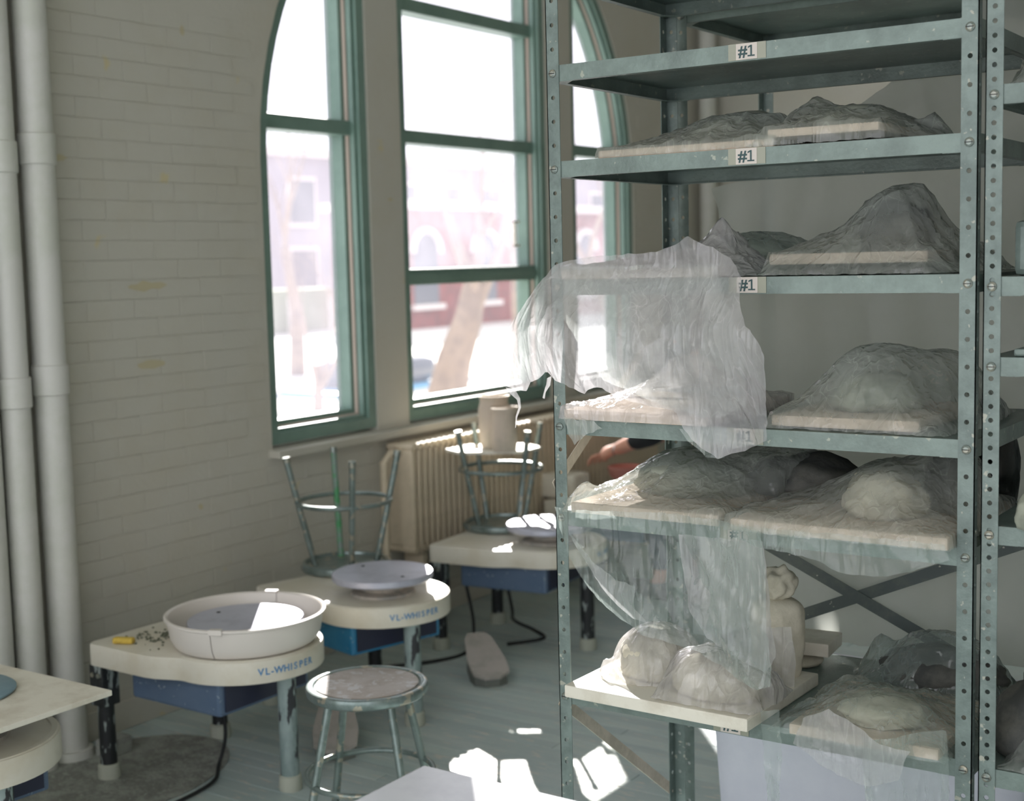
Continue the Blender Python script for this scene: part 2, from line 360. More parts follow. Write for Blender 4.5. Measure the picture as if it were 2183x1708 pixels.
# ------------------------------------------------------------------ arched window, three lights
def light_outline(a, b, i, n=16):
    lo, hi = a+i, b-i; zb = SILL+.012+i
    pts = [(lo, zb)]
    for k in range(n+1):
        yy = lo+(hi-lo)*(1-math.cos(PI*k/n))/2; pts.append((yy, arch(yy, i)))
    pts.append((hi, zb)); return pts
def ring(m, a, b, i0, i1, x0, x1, mi=0):
    P, Q = light_outline(a, b, i0), light_outline(a, b, i1); n = len(P)
    vs = [(x0, *p) for p in P]+[(x0, *p) for p in Q]+[(x1, *p) for p in P]+[(x1, *p) for p in Q]; fs = []
    for k in range(n):
        j = (k+1) % n
        fs += [(k, j, n+j, n+k), (2*n+k, 2*n+j, 3*n+j, 3*n+k), (k, j, 2*n+j, 2*n+k), (n+k, n+j, 3*n+j, 3*n+k)]
    m.add(vs, fs, mi)
for wi, (a, b) in enumerate(LIGHTS):
    we = bpy.data.objects.new('window_%d' % (wi+1), None); C.objects.link(we); we['kind'] = 'structure'
    we.location = (0, 0, 0)
    e = .001
    m = MB(); ring(m, a+e, b-e, 0, .045, XW-.012, XW-.12); m.build('window_frame', GREEN, we)
    m = MB(); ring(m, a+e, b-e, .045, .06, XW-.03, XW-.055); m.build('frame_bead', GREEN, we)
    m = MB(); ring(m, a+e, b-e, .047, .085, XW-.075, XW-.15); m.build('sash_frame', GREEN, we)
    m = MB(); ring(m, a+e, b-e, .040, .066, XW-.060, XW-.074); m.build('cream_stop', CREAM, we)
    tr = {0: [2.16], 1: [1.53, 2.15, 2.72], 2: [2.16]}[wi]
    i = .06
    for z in tr:
        lo, hi = a+i, b-i
        if z > AZ:
            hw = math.sqrt((AR-i)**2-(z-AZ)**2); lo = max(lo, AC-hw); hi = min(hi, AC+hw)
        m = MB(); h = .03 if z > 1.6 else .036
        m.box((XW-.14, lo, z-h), (XW-.05, hi, z+h), bev=.006)
        m.build('transom', GREEN, we)
        if wi == 1 and z < 1.6:
            m = MB(); m.box((XW-.05, lo, z-.022), (XW-.04, hi, z+.012), bev=.003); m.build('meeting_rail', GREEN, we)
    # panes, one between each pair of bars
    bars = [SILL]+tr+[9]
    for z0, z1 in zip(bars, bars[1:]):
        G = GLASSH
        if wi == 1: G = GLASSL if z0 < 1 else GLASSM
        n = 12; P = []
        lo, hi = a+.07, b-.07
        zb = z0+(.09 if z0 == SILL else .02)
        ys = [lo+(hi-lo)*k/n for k in range(n+1)]
        m = MB()
        for y0, y1 in zip(ys, ys[1:]):
            t0, t1 = min(z1-.02, arch(y0, .07)), min(z1-.02, arch(y1, .07))
            if t0 <= zb and t1 <= zb: continue
            t0 = max(t0, zb); t1 = max(t1, zb)
            m.add([(XW-.13, y0, zb), (XW-.13, y1, zb), (XW-.13, y1, t1), (XW-.13, y0, t0)], [(0, 1, 2, 3)])
        m.build('pane', G, we)
m = MB(); m.box((XW-.005, 1.31, SILL-.035), (XW+.055, 4.28, SILL-.004), bev=.004)
sl = m.build('sill', WALL, wl)
m = MB()
m.box((-.006, 0, 0), (.006, .045, .012), bev=.002); m.box((-.006, 0, .0), (.006, .012, .13), bev=.002); m.box((-.006, 0, .118), (.006, .045, .13), bev=.002)
hd = m.build('sash_handle', BOARDW); hd.location = (XW-.105, 3.2, 1.66); hd.parent = bpy.data.objects['window_2']

for (ya, yb_, za, zb_) in MARKS:
    m = MB(); n = 14
    m.prism([( (ya+yb_)/2+(yb_-ya)/2*math.cos(a)*(1+.25*noise.noise(Vector((a*2, za*9, 0)))), (za+zb_)/2+(zb_-za)/2*math.sin(a)*(1+.6*noise.noise(Vector((a*3, za*5, 1)))) ) for a in [i*2*PI/n for i in range(n)]], 0, .0006,
            M=Matrix(((0, 0, 1, XW+.0004), (1, 0, 0, 0), (0, 1, 0, 0), (0, 0, 0, 1))))
    m.build('tape_residue', RESID, wl)
# ------------------------------------------------------------------ pipes by the wall
def pipe(x, y, r, zc, label, zb=0.0):
    t = thing('wall_pipe', label, 'pipe', (x, y, 0))
    m = MB(); m.lathe([(0, zb), (r, zb), (r, ZC), (0, ZC)], 32); m.build('pipe_body', PIPE, t, auto=40)
    for z in zc:
        m = MB(); m.lathe([(r, z-.05), (r+.006, z-.046), (r+.006, z+.046), (r, z+.05)], 32); m.build('pipe_collar', PIPE, t, auto=30)
    m = MB(); m.lathe([(r, 0), (r+.02, 0), (r+.016, .03), (r, .032)], 32); m.build('floor_flange', PIPE, t, auto=30)
    return t
pipe(-2.10, .262, .053, [1.98, 1.25], 'cream floor-to-ceiling pipe standing closest to the black-legged wheel')
pipe(-2.105, .130, .046, [1.95, 1.22], 'cream pipe at the left edge, second from the window')
pipe(-2.12, .02, .05, [], 'cream pipe cut off by the left edge of the picture')
pipe(-2.09, YB-.14, .05, [], 'slim cream pipe in the far corner behind the shelving')

# ------------------------------------------------------------------ radiator
rt = thing('radiator', 'cream cast radiator under the arched window', 'radiator', (XW+.09, 1.99, .36))
m = MB()
m.box((-.07, .004, .02), (.07, .033, .44), bev=.012)
m.tube([(-.045, .022, .0), (-.045, .022, .455)], .016, 8); m.tube([(.045, .022, .0), (.045, .022, .455)], .016, 8)
m.tube([(-.07, .022, .452), (.07, .022, .452)], .017, 8); m.tube([(-.07, .022, .01), (.07, .022, .01)], .017, 8)
s0 = m.build('radiator_section', RAD, rt, auto=40)
for i in range(1, 54):
    link_copy(s0, rt, (0, i*.041, 0))
for yy in (.1, 1.1, 2.1):
    m = MB(); m.box((-.05, yy-.02, -.36), (.05, yy+.02, 0), bev=.006); m.build('leg', RAD, rt)
m = MB(); m.tube([(.0, -.10, -.36), (.0, -.10, .40), (.0, -.06, .43), (0, .01, .43)], .016, 10); m.build('riser_pipe', RAD, rt, auto=40)
m = MB(); m.tube([(XW+.09, .9, .26), (XW+.09, 4.4, .26)], .026, 12); m.tube([(XW+.09, .9, .0), (XW+.09, .9, .26)], .026, 12); m.tube([(XW+.09, 4.4, 0), (XW+.09, 4.4, .26)], .026, 12)
tag(m.build('heating_pipe', RAD, auto=40), 'cream heating pipe running low along the wall under the radiator', 'pipe')

# ------------------------------------------------------------------ text
def text_mesh(s, size, bold=.0):
    cu = bpy.data.curves.new('t', 'FONT'); cu.body = s; cu.size = size; cu.align_x = 'CENTER'; cu.align_y = 'CENTER'
    cu.offset = bold; cu.extrude = .0003; cu.resolution_u = 3
    o = bpy.data.objects.new('t', cu); C.objects.link(o); dg = bpy.context.evaluated_depsgraph_get()
    me = bpy.data.meshes.new_from_object(o.evaluated_get(dg)); vs = [v.co.copy() for v in me.vertices]; fs = [tuple(p.vertices) for p in me.polygons]
    bpy.data.objects.remove(o); bpy.data.curves.remove(cu); bpy.data.meshes.remove(me); return vs, fs
TCACHE = {}
def rim_text(m, txt, R, z, ang, size):
    adv = {'-': .42, 'I': .36, 'L': .62, 'W': .98, 'V': .74, 'H': .78, 'S': .72, 'P': .72, 'E': .68, 'R': .76}
    tot = sum(adv[c] for c in txt)*size; a = ang-tot/2/R
    for c in txt:
        w_ = adv[c]*size; a += w_/2/R
        if c not in TCACHE: TCACHE[c] = text_mesh(c, size, .0006)
        vs, fs = TCACHE[c]
        T = Matrix.Rotation(a, 4, 'Z') @ Matrix.Translation((R+.0008, 0, z)) @ Matrix.Rotation(PI/2, 4, 'Z') @ Matrix.Rotation(PI/2, 4, 'X')
        m.add([T @ v for v in vs], fs); a += w_/2/R

# ------------------------------------------------------------------ potter's wheels
def wheel(label, x, y, rz, txt_ang, blue, front_leg=LEGW, lab=True):
    t = thing('potters_wheel', label, 'pottery wheel', (x, y, 0), rz)
    R = .236; zt = .44
    prof = []
    hw = .272; back = -.43
    # plan outline: square back with rounded corners, neck, round front
    poly = []
    for cx, cy, a0 in ((back+.03, -hw+.03, PI), ):
        for k in range(5): q = a0+k*PI/8; poly.append((cx+.03*math.cos(q), cy+.03*math.sin(q)))
    poly += [(-.25, -hw), (-.16, -hw), (-.12, -.266), (-.085, -.252), (-.05, -.2385)]
    for k in range(33):
        q = math.radians(-97+194*k/32); poly.append((R*math.cos(q), R*math.sin(q)))
    poly += [(-.05, .2385), (-.085, .252), (-.12, .266), (-.16, hw), (-.25, hw)]
    for k in range(5): q = PI/2+k*PI/8; poly.append((back+.03+.03*math.cos(q), hw-.03+.03*math.sin(q)))
    m = MB(); n = len(poly)
    rows = [(1, zt-.068), (1, zt-.006), (.992, zt-.001), (.98, zt)]
    vs = []; fs = []
    for s, z in rows: vs += [(p[0]*s, p[1]*s, z) for p in poly]
    for i in range(3):
        for k in range(n): fs.append((i*n+k, i*n+(k+1) % n, (i+1)*n+(k+1) % n, (i+1)*n+k))
    fs += [tuple(range(n))[::-1], tuple(range(3*n, 4*n))]
    m.add(vs, fs); top = m.build('table_top', TTOP, t, auto=35)
    # raised rim groove on the round part
    m = MB(); m.lathe([(.214, zt-.001), (.214, zt+.003), (.228, zt+.003), (.231, zt-.001)], 48, a0=math.radians(-100), a1=math.radians(100)); m.build('drip_rim', TTOP, top, auto=40)
    m = MB(); rim_text(m, 'VL-WHISPER', R, zt-.034, txt_ang-rz, .029); m.build('lettering', LOGO, top)
    m = MB(); m.box((-.32, -.19, .262), (.075, .19, zt-.069), bev=.01)
    m.build('motor_box', blue, t)
    m = MB(); m.box((.076, -.17, .275), (.081, .17, zt-.075)); m.build('motor_box_dark_end', BLUED, t)  # thin sheet colouring the motor box end darker than its sides
    for (lx, ly, lm) in ((-.395, -.235, LEGB), (-.375, .215, LEGB), (.165, .0, front_leg)):
        m = MB(); m.tube([(lx, ly, .035), (lx, ly, zt-.068)], .029 if lx > 0 else .026, 20)
        lg = m.build('leg', lm, t, auto=40)
        m = MB(); m.lathe([(0, 0), (.034, 0), (.036, .01), (.034, .045), (.027, .05)], 20, (lx, ly, 0)); m.build('foot', FOOT, lg, auto=40)
        if lx < 0:
            m = MB(); m.box((lx-.032, ly-.032, zt-.20), (lx+.032, ly+.032, zt-.069), bev=.004)
            m.build('leg_bracket', LEGB, lg)
            for bz in (zt-.10, zt-.15):
                for sx in (-1, 1): m = MB(); m.lathe([(.0, .006), (.007, .005), (.008, 0)], 8, M=Matrix.Translation((lx+.014*sx, ly-.033, bz)) @ Matrix.Rotation(PI/2, 4, 'X')); m.build('bolt', BOLT, lg)
    m = MB(); m.lathe([(0, zt), (.115, zt), (.112, zt+.008), (.075, zt+.014), (.07, zt+.044), (.10, zt+.047)], 40); m.build('hub', HUBM, t, auto=40)
    m = MB(); m.lathe([(0, zt+.050), (.150, zt+.048), (.174, zt+.051), (.178, zt+.056), (.178, zt+.073), (.175, zt+.076), (.0, zt+.076)], 64)
    hd = m.build('wheel_head', HEAD, t, auto=30)
    m = MB()
    for q in (0, PI): m.lathe([(0, zt+.0785), (.006, zt+.078), (.007, zt+.076)], 10, (.12*math.cos(q), .12*math.sin(q), 0))
    m.build('bat_pins', CORD, hd)
    return t
wheel('potter\'s wheel with dull blue motor box and splash pan, nearest the pipes', -1.44, .43, math.radians(-1), math.radians(-14), BLUE)
wheel('potter\'s wheel with bright blue motor box and bare wheel head, behind the floor stool', -1.47, 1.13, math.radians(-15), math.radians(-22), BLUE2)
wheel('potter\'s wheel under the radiator with the vase-topped stool on it', -1.43, 2.16, math.radians(6), math.radians(20), BLUE, LEGB)
wheel('potter\'s wheel cut off by the left edge, a square board on its head', -1.43, -.57, math.radians(-4), math.radians(-38), BLUE)
wheel('potter\'s wheel in front of the seated person, mostly hidden by the shelving', -1.54, 3.2, 0, math.radians(-90), BLUE, LEGB)

# splash pan round wheel 1
t = thing('splash_pan', 'white round splash pan fitted round the nearest wheel head', 'pan', (-1.44, .43, .442))
for s, a0 in (('a', -70), ('b', 110)):
    m = MB(); a0 = math.radians(a0); a1 = a0+PI-.012
    m.lathe([(.19, .004), (.214, .004), (.220, .012), (.230, .030), (.240, .086), (.247, .090), (.247, .096), (.240, .098), (.234, .094), (.224, .03), (.212, .012), (.19, .009)], 48, a0=a0, a1=a1)
    hlf = m.build('pan_half', PAN, t, auto=35)
    m = MB(); q = a0+.06
    m.lathe([(.248, .086), (.253, .086), (.253, .101), (.232, .101)], 6, a0=a0, a1=a0+.16); m.build('joint_clip', PAN, hlf, auto=40)
# clay crumbs and sponge
m = MB(); m.box((-.034, -.014, 0), (.034, .014, .02), bev=.008)
o = tag(m.build('sponge', SPONGE, smooth=True), 'yellow sponge on the corner of the nearest wheel table', 'sponge'); o.location = (-1.76, .22, .4405); o.rotation_euler = (0, 0, .4)
m = MB(); random.seed(3)
for i in range(90):
    x = random.gauss(-1.72, .05); y = random.gauss(.33, .05); r = random.uniform(.002, .006)*(1.8 if i < 5 else 1)
    if x < -1.84 or y < .2 or math.hypot(x+1.44, y-.43) < .25: continue
    m.lathe([(0, -r*.3), (r, 0), (r*.6, r*.7), (0, r)], 5, (x, y, .441))
o = tag(m.build('clay_crumbs', CRUMB), 'dried clay crumbs scattered beside the sponge', 'crumbs', kind='stuff')
# board + disc on wheel 0
t = thing('square_bat', 'pale square board lying on the wheel at the left edge', 'board', (-1.43, -.57, .519), 0)
m = MB(); m.box((-.26, -.26, 0), (.26, .26, .014), bev=.002); m.build('board_panel', BOARDW, t)
m = MB(); m.lathe([(0, 0), (.15, 0), (.156, .004), (.156, .008), (.15, .012), (.0, .010)], 56)
o = tag(m.build('round_bat', DISC, auto=35), 'blue-grey round disc on the square board at left edge', 'disc'); o.location = (-1.50, -.545, .5335)

# ------------------------------------------------------------------ stools
def make_stool(label, loc, rz=0, green=False, flip=False, tilt=0):
    t = thing('metal_stool', label, 'stool', loc, rz)
    H = .44
    m = MB(); m.lathe([(.0, H-.020), (.150, H-.022), (.152, H-.030), (.160, H-.032), (.168, H-.026), (.171, H-.012), (.168, H-.003), (.160, H), (.150, H-.001), (.145, H-.006), (.0, H-.006)], 56)
    st = m.build('seat', STOOLR, t, auto=40)
    m = MB(); m.lathe([(0, H-.0055), (.143, H-.0055), (.143, H-.002), (.140, H-.001), (0, H-.001)], 48); m.build('seat_board', STOOLB, st, auto=40)
    for k in range(4):
        q = PI/4+k*PI/2+.1; c, s = math.cos(q), math.sin(q)
        m = MB(); m.tube([(.118*c, .118*s, H-.02), (.165*c, .165*s, H*.5), (.212*c, .212*s, .012)], .0115, 12)
        lg = m.build('leg', STOOLG if (green and k == 2) else STOOLM, t, auto=40)
        if green and k == 2: lg['label'] = 'leg with green paint'
        m = MB(); m.tube([(.212*c, .212*s, 0), (.209*c, .209*s, .022)], .0145, 12); m.build('leg_tip', CORD if not flip else BOLT, lg, auto=40)
    m = MB(); R = .177; z = .18
    m.tube([(R*math.cos(a*PI/24), R*math.sin(a*PI/24), z) for a in range(49)], .0085, 8, cap=False)
    m.build('foot_ring', STOOLM, t, auto=60)
    if flip: t.rotation_euler = (PI, 0, rz)
    return t
make_stool('metal stool standing on the floor, clay-stained hardboard seat', (-.84, .295, .001), .35)
make_stool('upturned stool with one green leg, on the middle wheel table', (-1.84, 1.36, .8815), .2, green=True, flip=True)
make_stool('upturned stool holding a board and vases, on the far wheel table', (-1.765, 2.30, .8815), .5, flip=True)
make_stool('metal stool under the seated person', (-1.0, 3.27, .001), .2)

# hexagonal board and vessels
m = MB(); P = [(.21*math.cos(a), .16*math.sin(a)) for a in (0, .9, 2.2, PI, 4.0, 5.4)]
m.prism(P, 0, .012); o = tag(m.build('hexagonal_board', BOARDW), 'white board lying across the legs of the upturned far stool', 'board'); o.location = (-1.80, 2.30, .8975-.12); o.rotation_euler = (0, 0, .6)
o.location.z = .7765
m = MB(); m.lathe([(0, 0), (.058, 0), (.066, .03), (.070, .10), (.068, .17), (.060, .20), (.064, .222), (.068, .226), (.060, .226), (.056, .2), (.062, .16), (.06, .02), (0, .01)], 40)
o = tag(m.build('vase', VASE, auto=50), 'taller buff clay vase with a flared rim on the upturned stool', 'vase'); o.location = (-1.80, 2.31, .789)
m = MB(); m.lathe([(0, 0), (.050, 0), (.056, .05), (.050, .15), (.052, .165), (.062, .178), (.064, .186), (.056, .186), (.046, .16), (.05, .04), (0, .012)], 40)
o = tag(m.build('vase', VASE, auto=50), 'shorter buff clay vase standing in front of the taller one', 'vase'); o.location = (-1.70, 2.24, .789)

# ------------------------------------------------------------------ foot pedals, cords, mat
def pedal(x, y, rz, label):
    t = thing('foot_pedal', label, 'pedal', (x, y, 0), rz)
    poly = [(-.14, -.035), (-.10, -.055), (.05, -.075), (.12, -.07), (.15, -.03), (.15, .03), (.12, .07), (.05, .075), (-.10, .055), (-.14, .035)]
    m = MB(); n = len(poly); zf = lambda x_: .035+.10*(.14-x_)/.28*.9 if True else 0
    vs = [(p[0], p[1], zf(p[0])) for p in poly]+[(p[0], p[1], zf(p[0])+.012) for p in poly]
    m.add(vs, [tuple(range(n))[::-1], tuple(range(n, 2*n))]+[(i, (i+1) % n, n+(i+1) % n, n+i) for i in range(n)])
    m.build('tread', PEDAL, t)
    m = MB(); vs = [(p[0]*.93, p[1]*.9, 0) for p in poly]+[(p[0]*.93, p[1]*.9, zf(p[0])-.001) for p in poly]
    m.add(vs, [tuple(range(n))[::-1], tuple(range(n, 2*n))]+[(i, (i+1) % n, n+(i+1) % n, n+i) for i in range(n)])
    m.build('pedal_base', PEDALS, t); return t
pedal(-1.42, 1.66, math.radians(-42), 'grey foot pedal on the open floor beyond the stool')
pedal(-1.40, .78, math.radians(-50), 'grey foot pedal seen through the stool legs')
def cord(pts, r, label, name='power_cord', m_=CORD):
    # smooth polyline
    P = [Vector(p) for p in pts]; Q = []
    for i in range(len(P)-1):
        p0, p1, p2, p3 = P[max(i-1, 0)], P[i], P[i+1], P[min(i+2, len(P)-1)]
        for k in range(8):
            u = k/8; Q.append(.5*((2*p1)+(p2-p0)*u+(2*p0-5*p1+4*p2-p3)*u*u+(3*p1-p0-3*p2+p3)*u**3))
    Q.append(P[-1]); m = MB(); m.tube(Q, r, 8); return tag(m.build(name, m_, auto=60), label, 'cord')
cord([(-1.72, 1.95, .3), (-1.70, 1.98, .10), (-1.66, 1.88, .012), (-1.7, 1.7, .009), (-1.85, 1.5, .009), (-1.95, 1.3, .009)], .007, 'black power cord curling down behind the far wheel leg')
cord([(-1.62, 2.1, .3), (-1.60, 2.12, .14), (-1.66, 2.22, .06), (-1.60, 2.28, .012), (-1.5, 2.2, .009), (-1.58, 2.05, .009)], .007, 'black looped cord under the far wheel')
cord([(-1.58, .45, .2), (-1.585, .46, .10), (-1.60, .44, .012), (-1.50, .30, .009), (-1.5, .02, .009), (-1.66, -.16, .009), (-1.9, -.2, .009), (-2.0, -.1, .009)], .006, 'black cord looping on the floor under the nearest wheel')
cord([(-1.45, -.2, .007), (-1.42, -.02, .007), (-1.25, .04, .007), (-1.12, -.08, .007), (-1.15, -.25, .007)], .0055, 'pale cord lying on the floor at the bottom left', m_=CORDW)
m = MB(); poly = [(-1.83+.30*math.cos(a), .20+.42*math.sin(a)) for a in [i*2*PI/40 for i in range(40)]]
m.prism(poly, .0008, .004)
tag(m.build('floor_mat', MATD), 'dusty dark round mat under the nearest wheel', 'mat')
m = MB(); m.box((-2.03, .30, .0), (-1.96, .40, .06), bev=.01)
tag(m.build('junction_box', MATD), 'small dusty box on the floor at the foot of the wall pipes', 'box')

# ------------------------------------------------------------------ steel shelving
PITCH = .0508
def perf(m, x0, x1, z0, z1, hx, pitch, zoff, y, th=.002, axis='x', hr=.0048):
    """perforated flange: strip with round holes; axis x -> lies in XZ at y ; axis y -> lies in YZ at x=y"""
    k0 = math.ceil((z0+hr*2-zoff)/pitch); zs = []
    k = k0
    while zoff+k*pitch < z1-hr*2: zs.append(zoff+k*pitch); k += 1
    edges = [z0]+[(a+b)/2 for a, b in zip(zs, zs[1:])]+[z1]
    def P(u, d, z): return (u, y+d, z) if axis == 'x' else (y+d, u, z)
    for i, zc in enumerate(zs):
        a, b = edges[i], edges[i+1]
        outer = [(x1, zc), (x1, b), (hx, b), (x0, b), (x0, zc), (x0, a), (hx, a), (x1, a)]
        inner = [(hx+hr*math.cos(q*PI/4), zc+hr*math.sin(q*PI/4)) for q in range(8)]
        for s, d in ((0, 0), (1, th)):
            pass
        vs = [P(u, 0, z) for u, z in outer]+[P(u, 0, z) for u, z in inner]+[P(u, th, z) for u, z in outer]+[P(u, th, z) for u, z in inner]
        fs = []
        for q in range(8):
            r = (q+1) % 8
            fs += [(q, r, 8+r, 8+q), (16+q, 24+q, 24+r, 16+r), (8+q, 8+r, 24+r, 24+q)]
        fs += [(0, 16, 17, 1), (7, 23, 16, 0), (4, 20, 21, 5), (3, 19, 20, 4)]
        m.add(vs, fs)
def shelving(label, ox, oy, W, D, levels, pitch, zoff, name='shelving_unit', labels=(), zt=2.42, braces=True, posts=(1, 1, 1, 1)):
    t = thing(name, label, 'shelving', (ox, oy, 0))
    hw = .0155
    for k, (px, py, sx, sy) in enumerate(((0, 0, 1, 1), (W, 0, -1, 1), (0, D, 1, -1), (W, D, -1, -1))):
        if not posts[k]: continue
        m = MB()
        xa, xb = px-hw, px+hw
        perf(m, xa, xb, 0, zt, px, pitch, zoff, py-(.004 if sy > 0 else -.004))
        xe = px-sx*hw-(.002 if sx < 0 else 0)
        ya, yb = (py-.004, py+.016) if sy > 0 else (py-.026, py+.006)
        perf(m, ya, yb, 0, zt, (ya+yb)/2, pitch, zoff, xe+(0 if sx > 0 else 0), axis='y')
        po = m.build('post', POST, t)
        for z in levels:
            m = MB(); T = Matrix.Translation((px, py-(.0045 if sy > 0 else -.0065), z)) @ Matrix.Rotation(PI/2 if sy > 0 else -PI/2, 4, 'X')
            m.lathe([(0, .0045), (.005, .0042), (.0085, .002), (.009, 0)], 12, M=T)
            m.box((-.007, -.0008, .0040), (.007, .0008, .0052), 1, M=T)
            m.build('bolt', [BOLT, CORD], po)
    for z in levels:
        m = MB(); h = .0165; x0, x1, y0, y1 = .0, W, .0, D; zt_ = z+h; zb = z-h
        m.box((x0-.012, y0, zt_-.0015), (x1+.012, y1, zt_))
        m.box((x0-.013, y0-.001, zb), (x1+.013, y0+.001, zt_+.0008)); m.box((x0-.013, y1-.001, zb), (x1+.013, y1+.001, zt_+.0008))
        m.box((x0-.013, y0, zb), (x0-.011, y1, zt_)); m.box((x1+.011, y0, zb), (x1+.013, y1, zt_))
        m.box((x0-.012, y0, zb), (x1+.012, y0+.014, zb+.0015)); m.box((x0-.012, y1-.014, zb), (x1+.012, y1, zb+.0015))
        m.box((x0-.012, y0, zb), (x0+.004, y1, zb+.0015)); m.box((x1-.004, y0, zb), (x1+.012, y1, zb+.0015))
        for gx, gy, a, b in ((x0, y0, 1, 1), (x1, y0, -1, 1), (x0, y1, 1, -1), (x1, y1, -1, -1)):
            m.prism([(gx, gy), (gx+.05*a, gy), (gx, gy+.05*b)], zb-.001, zb)
        sh = m.build('shelf', STEEL, t)
        for (lz, lx) in labels:
            if abs(lz-z) < .001:
                mm = MB(); mm.box((lx-.040, -.0026, z-.0145), (lx+.040, -.0018, z+.0175), 2)
                mm.box((lx-.023, -.0036, z-.0140), (lx+.022, -.0027, z+.0170), 0)
                vs, fs = TCACHE['#'] if '#' in TCACHE else TCACHE.setdefault('#', text_mesh('#', .031, .0007))
                T = Matrix.Translation((lx-.0085, -.0040, z+.0015)) @ Matrix.Rotation(PI/2, 4, 'X')
                mm.add([T @ v for v in vs], fs, 1)
                T = Matrix.Translation((lx+.0095, -.0040, z+.0015)) @ Matrix.Rotation(PI/2, 4, 'X')
                one = [(-.0075, -.0105), (.0075, -.0105), (.0075, -.0078), (.0018, -.0078), (.0018, .0112), (-.0012, .0112), (-.0068, .0085), (-.0068, .0056), (-.0016, .0078), (-.0016, -.0078), (-.0075, -.0078)]
                mm.prism(one, -.0002, .0003, 1, M=T)
                mm.build('number_label', [PAPER, INK, TAPE], sh)
    if braces:
        def bar(a, b, wd, mt, nm='cross_brace'):
            a, b = Vector(a), Vector(b); d = (b-a); Ln = d.length; d.normalize()
            nrm = Vector((0, 1, 0)) if abs(d.y) < .1 else Vector((1, 0, 0)); s = d.cross(nrm).normalized()
            M = Matrix((d, nrm, s)).transposed().to_4x4(); M.translation = a
            m = MB(); m.box((0, -.001, -wd/2), (Ln, .001, wd/2), M=M); m.build(nm, mt, t)
        bar((0, D+.004, 1.0), (W, D+.004, .60), .028, BRACE); bar((0, D+.008, .575), (W, D+.008, .965), .028, BRACE)
        bar((-.016, .0, .61), (-.016, D, .21), .026, BRACEL); bar((-.02, .0, 1.095), (-.02, D, 1.45), .026, BRACEL)
    return t
LV = [2.0945+2*PITCH, 2.0945-2*PITCH, 2.0945-6*PITCH, 2.0945-11*PITCH, 2.0945-17*PITCH, 2.0945-21*PITCH, 2.0945-29*PITCH]
LX = [.451, .449, .449, .441, .425, .405]
shelving('green-grey steel shelving unit with #1 labels, filling the right of the room', 0, 0, .884, .54, LV, PITCH, 2.0945, labels=[(z, x) for z, x in zip(LV[1:], LX)])
L2 = [1.87, 1.53, 1.385, 1.075, .615, 2.2]
shelving('steel shelving unit cut off by the right edge, finely perforated post', .927, 0, .884, .54, L2, PITCH/2, 2.10, braces=False)
shelving('steel shelving unit standing back to back behind the labelled unit', .0, .60, .884, .52, [2.19], PITCH, 2.1, braces=False)
# dangling bits: metal strip
# ------------------------------------------------------------------ boards, lumps and plastic
def rbox(name, label, cat, a, b, mt, bev=.004, rz=0, group=None):
    c = [(a[0]+b[0])/2, (a[1]+b[1])/2, a[2]]
    m = MB(); m.box((a[0]-c[0], a[1]-c[1], 0), (b[0]-c[0], b[1]-c[1], b[2]-a[2]), bev=bev)
    o = tag(m.build(name, mt, auto=40), label, cat, group); o.location = c; o.rotation_euler = (0, 0, rz); return o
def lump(name, label, c, r, mt, seed=0, amp=.22, cat='clay', n=4):
    bm = bmesh.new(); bmesh.ops.create_icosphere(bm, subdivisions=n, radius=1)
    for v in bm.verts:
        p = v.co.copy(); d = 1+amp*noise.noise(p*1.3+Vector((seed*3.1, 0, seed)))+amp*.4*noise.noise(p*3.4+Vector((seed, 5, 0)))
        q = Vector((p.x*r[0]*d, p.y*r[1]*d, p.z*r[2]*d)); q.z = max(q.z, -r[2]*.55); v.co = q
    for v in bm.verts: v.co.z += r[2]*.55
    me = bpy.data.meshes.new(name); bm.to_mesh(me); bm.free(); me.materials.append(mt)
    me.polygons.foreach_set('use_smooth', [True]*len(me.polygons))
    o = bpy.data.objects.new(name, me); C.objects.link(o); o.location = c; return tag(o, label, cat)
def inpoly(x, y, P):
    r = False; j = len(P)-1
    for i in range(len(P)):
        xi, yi = P[i]; xj, yj = P[j]
        if (yi > y) != (yj > y) and x < (xj-xi)*(y-yi)/(yj-yi)+xi: r = not r
        j = i
    return r
def snap(x, y, P):
    best = None
    for i in range(len(P)):
        a, b = P[i], P[(i+1) % len(P)]; dx, dy = b[0]-a[0], b[1]-a[1]; l2 = dx*dx+dy*dy or 1e-9
        t_ = max(0, min(1, ((x-a[0])*dx+(y-a[1])*dy)/l2)); q = (a[0]+dx*t_, a[1]+dy*t_); d = (q[0]-x)**2+(q[1]-y)**2
        if best is None or d < best[0]: best = (d, q)
    return best[1]
def crease(p, f, seed):
    q = Vector(p)*f+Vector((seed*7.3, seed*1.7, seed*4.1))
    q += Vector((noise.noise(q*.5), noise.noise(q*.5+Vector((9, 0, 0))), 0))*.7
    return (1-min(1, abs(noise.noise(q))*3.2))**2
def grid_mesh(name, mt, pos, uv, cells, th=0):
    me = bpy.data.meshes.new(name); idx = {}; vs = []; fs = []
    for c in cells:
        f = []
        for k in c:
            if k not in idx: idx[k] = len(vs); vs.append(pos[k])
            f.append(idx[k])
        fs.append(f)
    me.from_pydata(vs, [], fs); me.materials.append(mt); me.polygons.foreach_set('use_smooth', [True]*len(me.polygons))
    o = bpy.data.objects.new(name, me); C.objects.link(o); return o
def ragged(P, amp, seed, step=.012):
    out = []
    for i in range(len(P)):
        a, b = Vector((*P[i], 0)), Vector((*P[(i+1) % len(P)], 0)); d = b-a; n = max(1, int(d.length/step)); nn = Vector((-d.y, d.x, 0)).normalized()
        for k in range(n):
            p = a+d*k/n; p += nn*amp*noise.noise(p*60+Vector((0, 0, seed))); out.append((p.x, p.y))
    return out
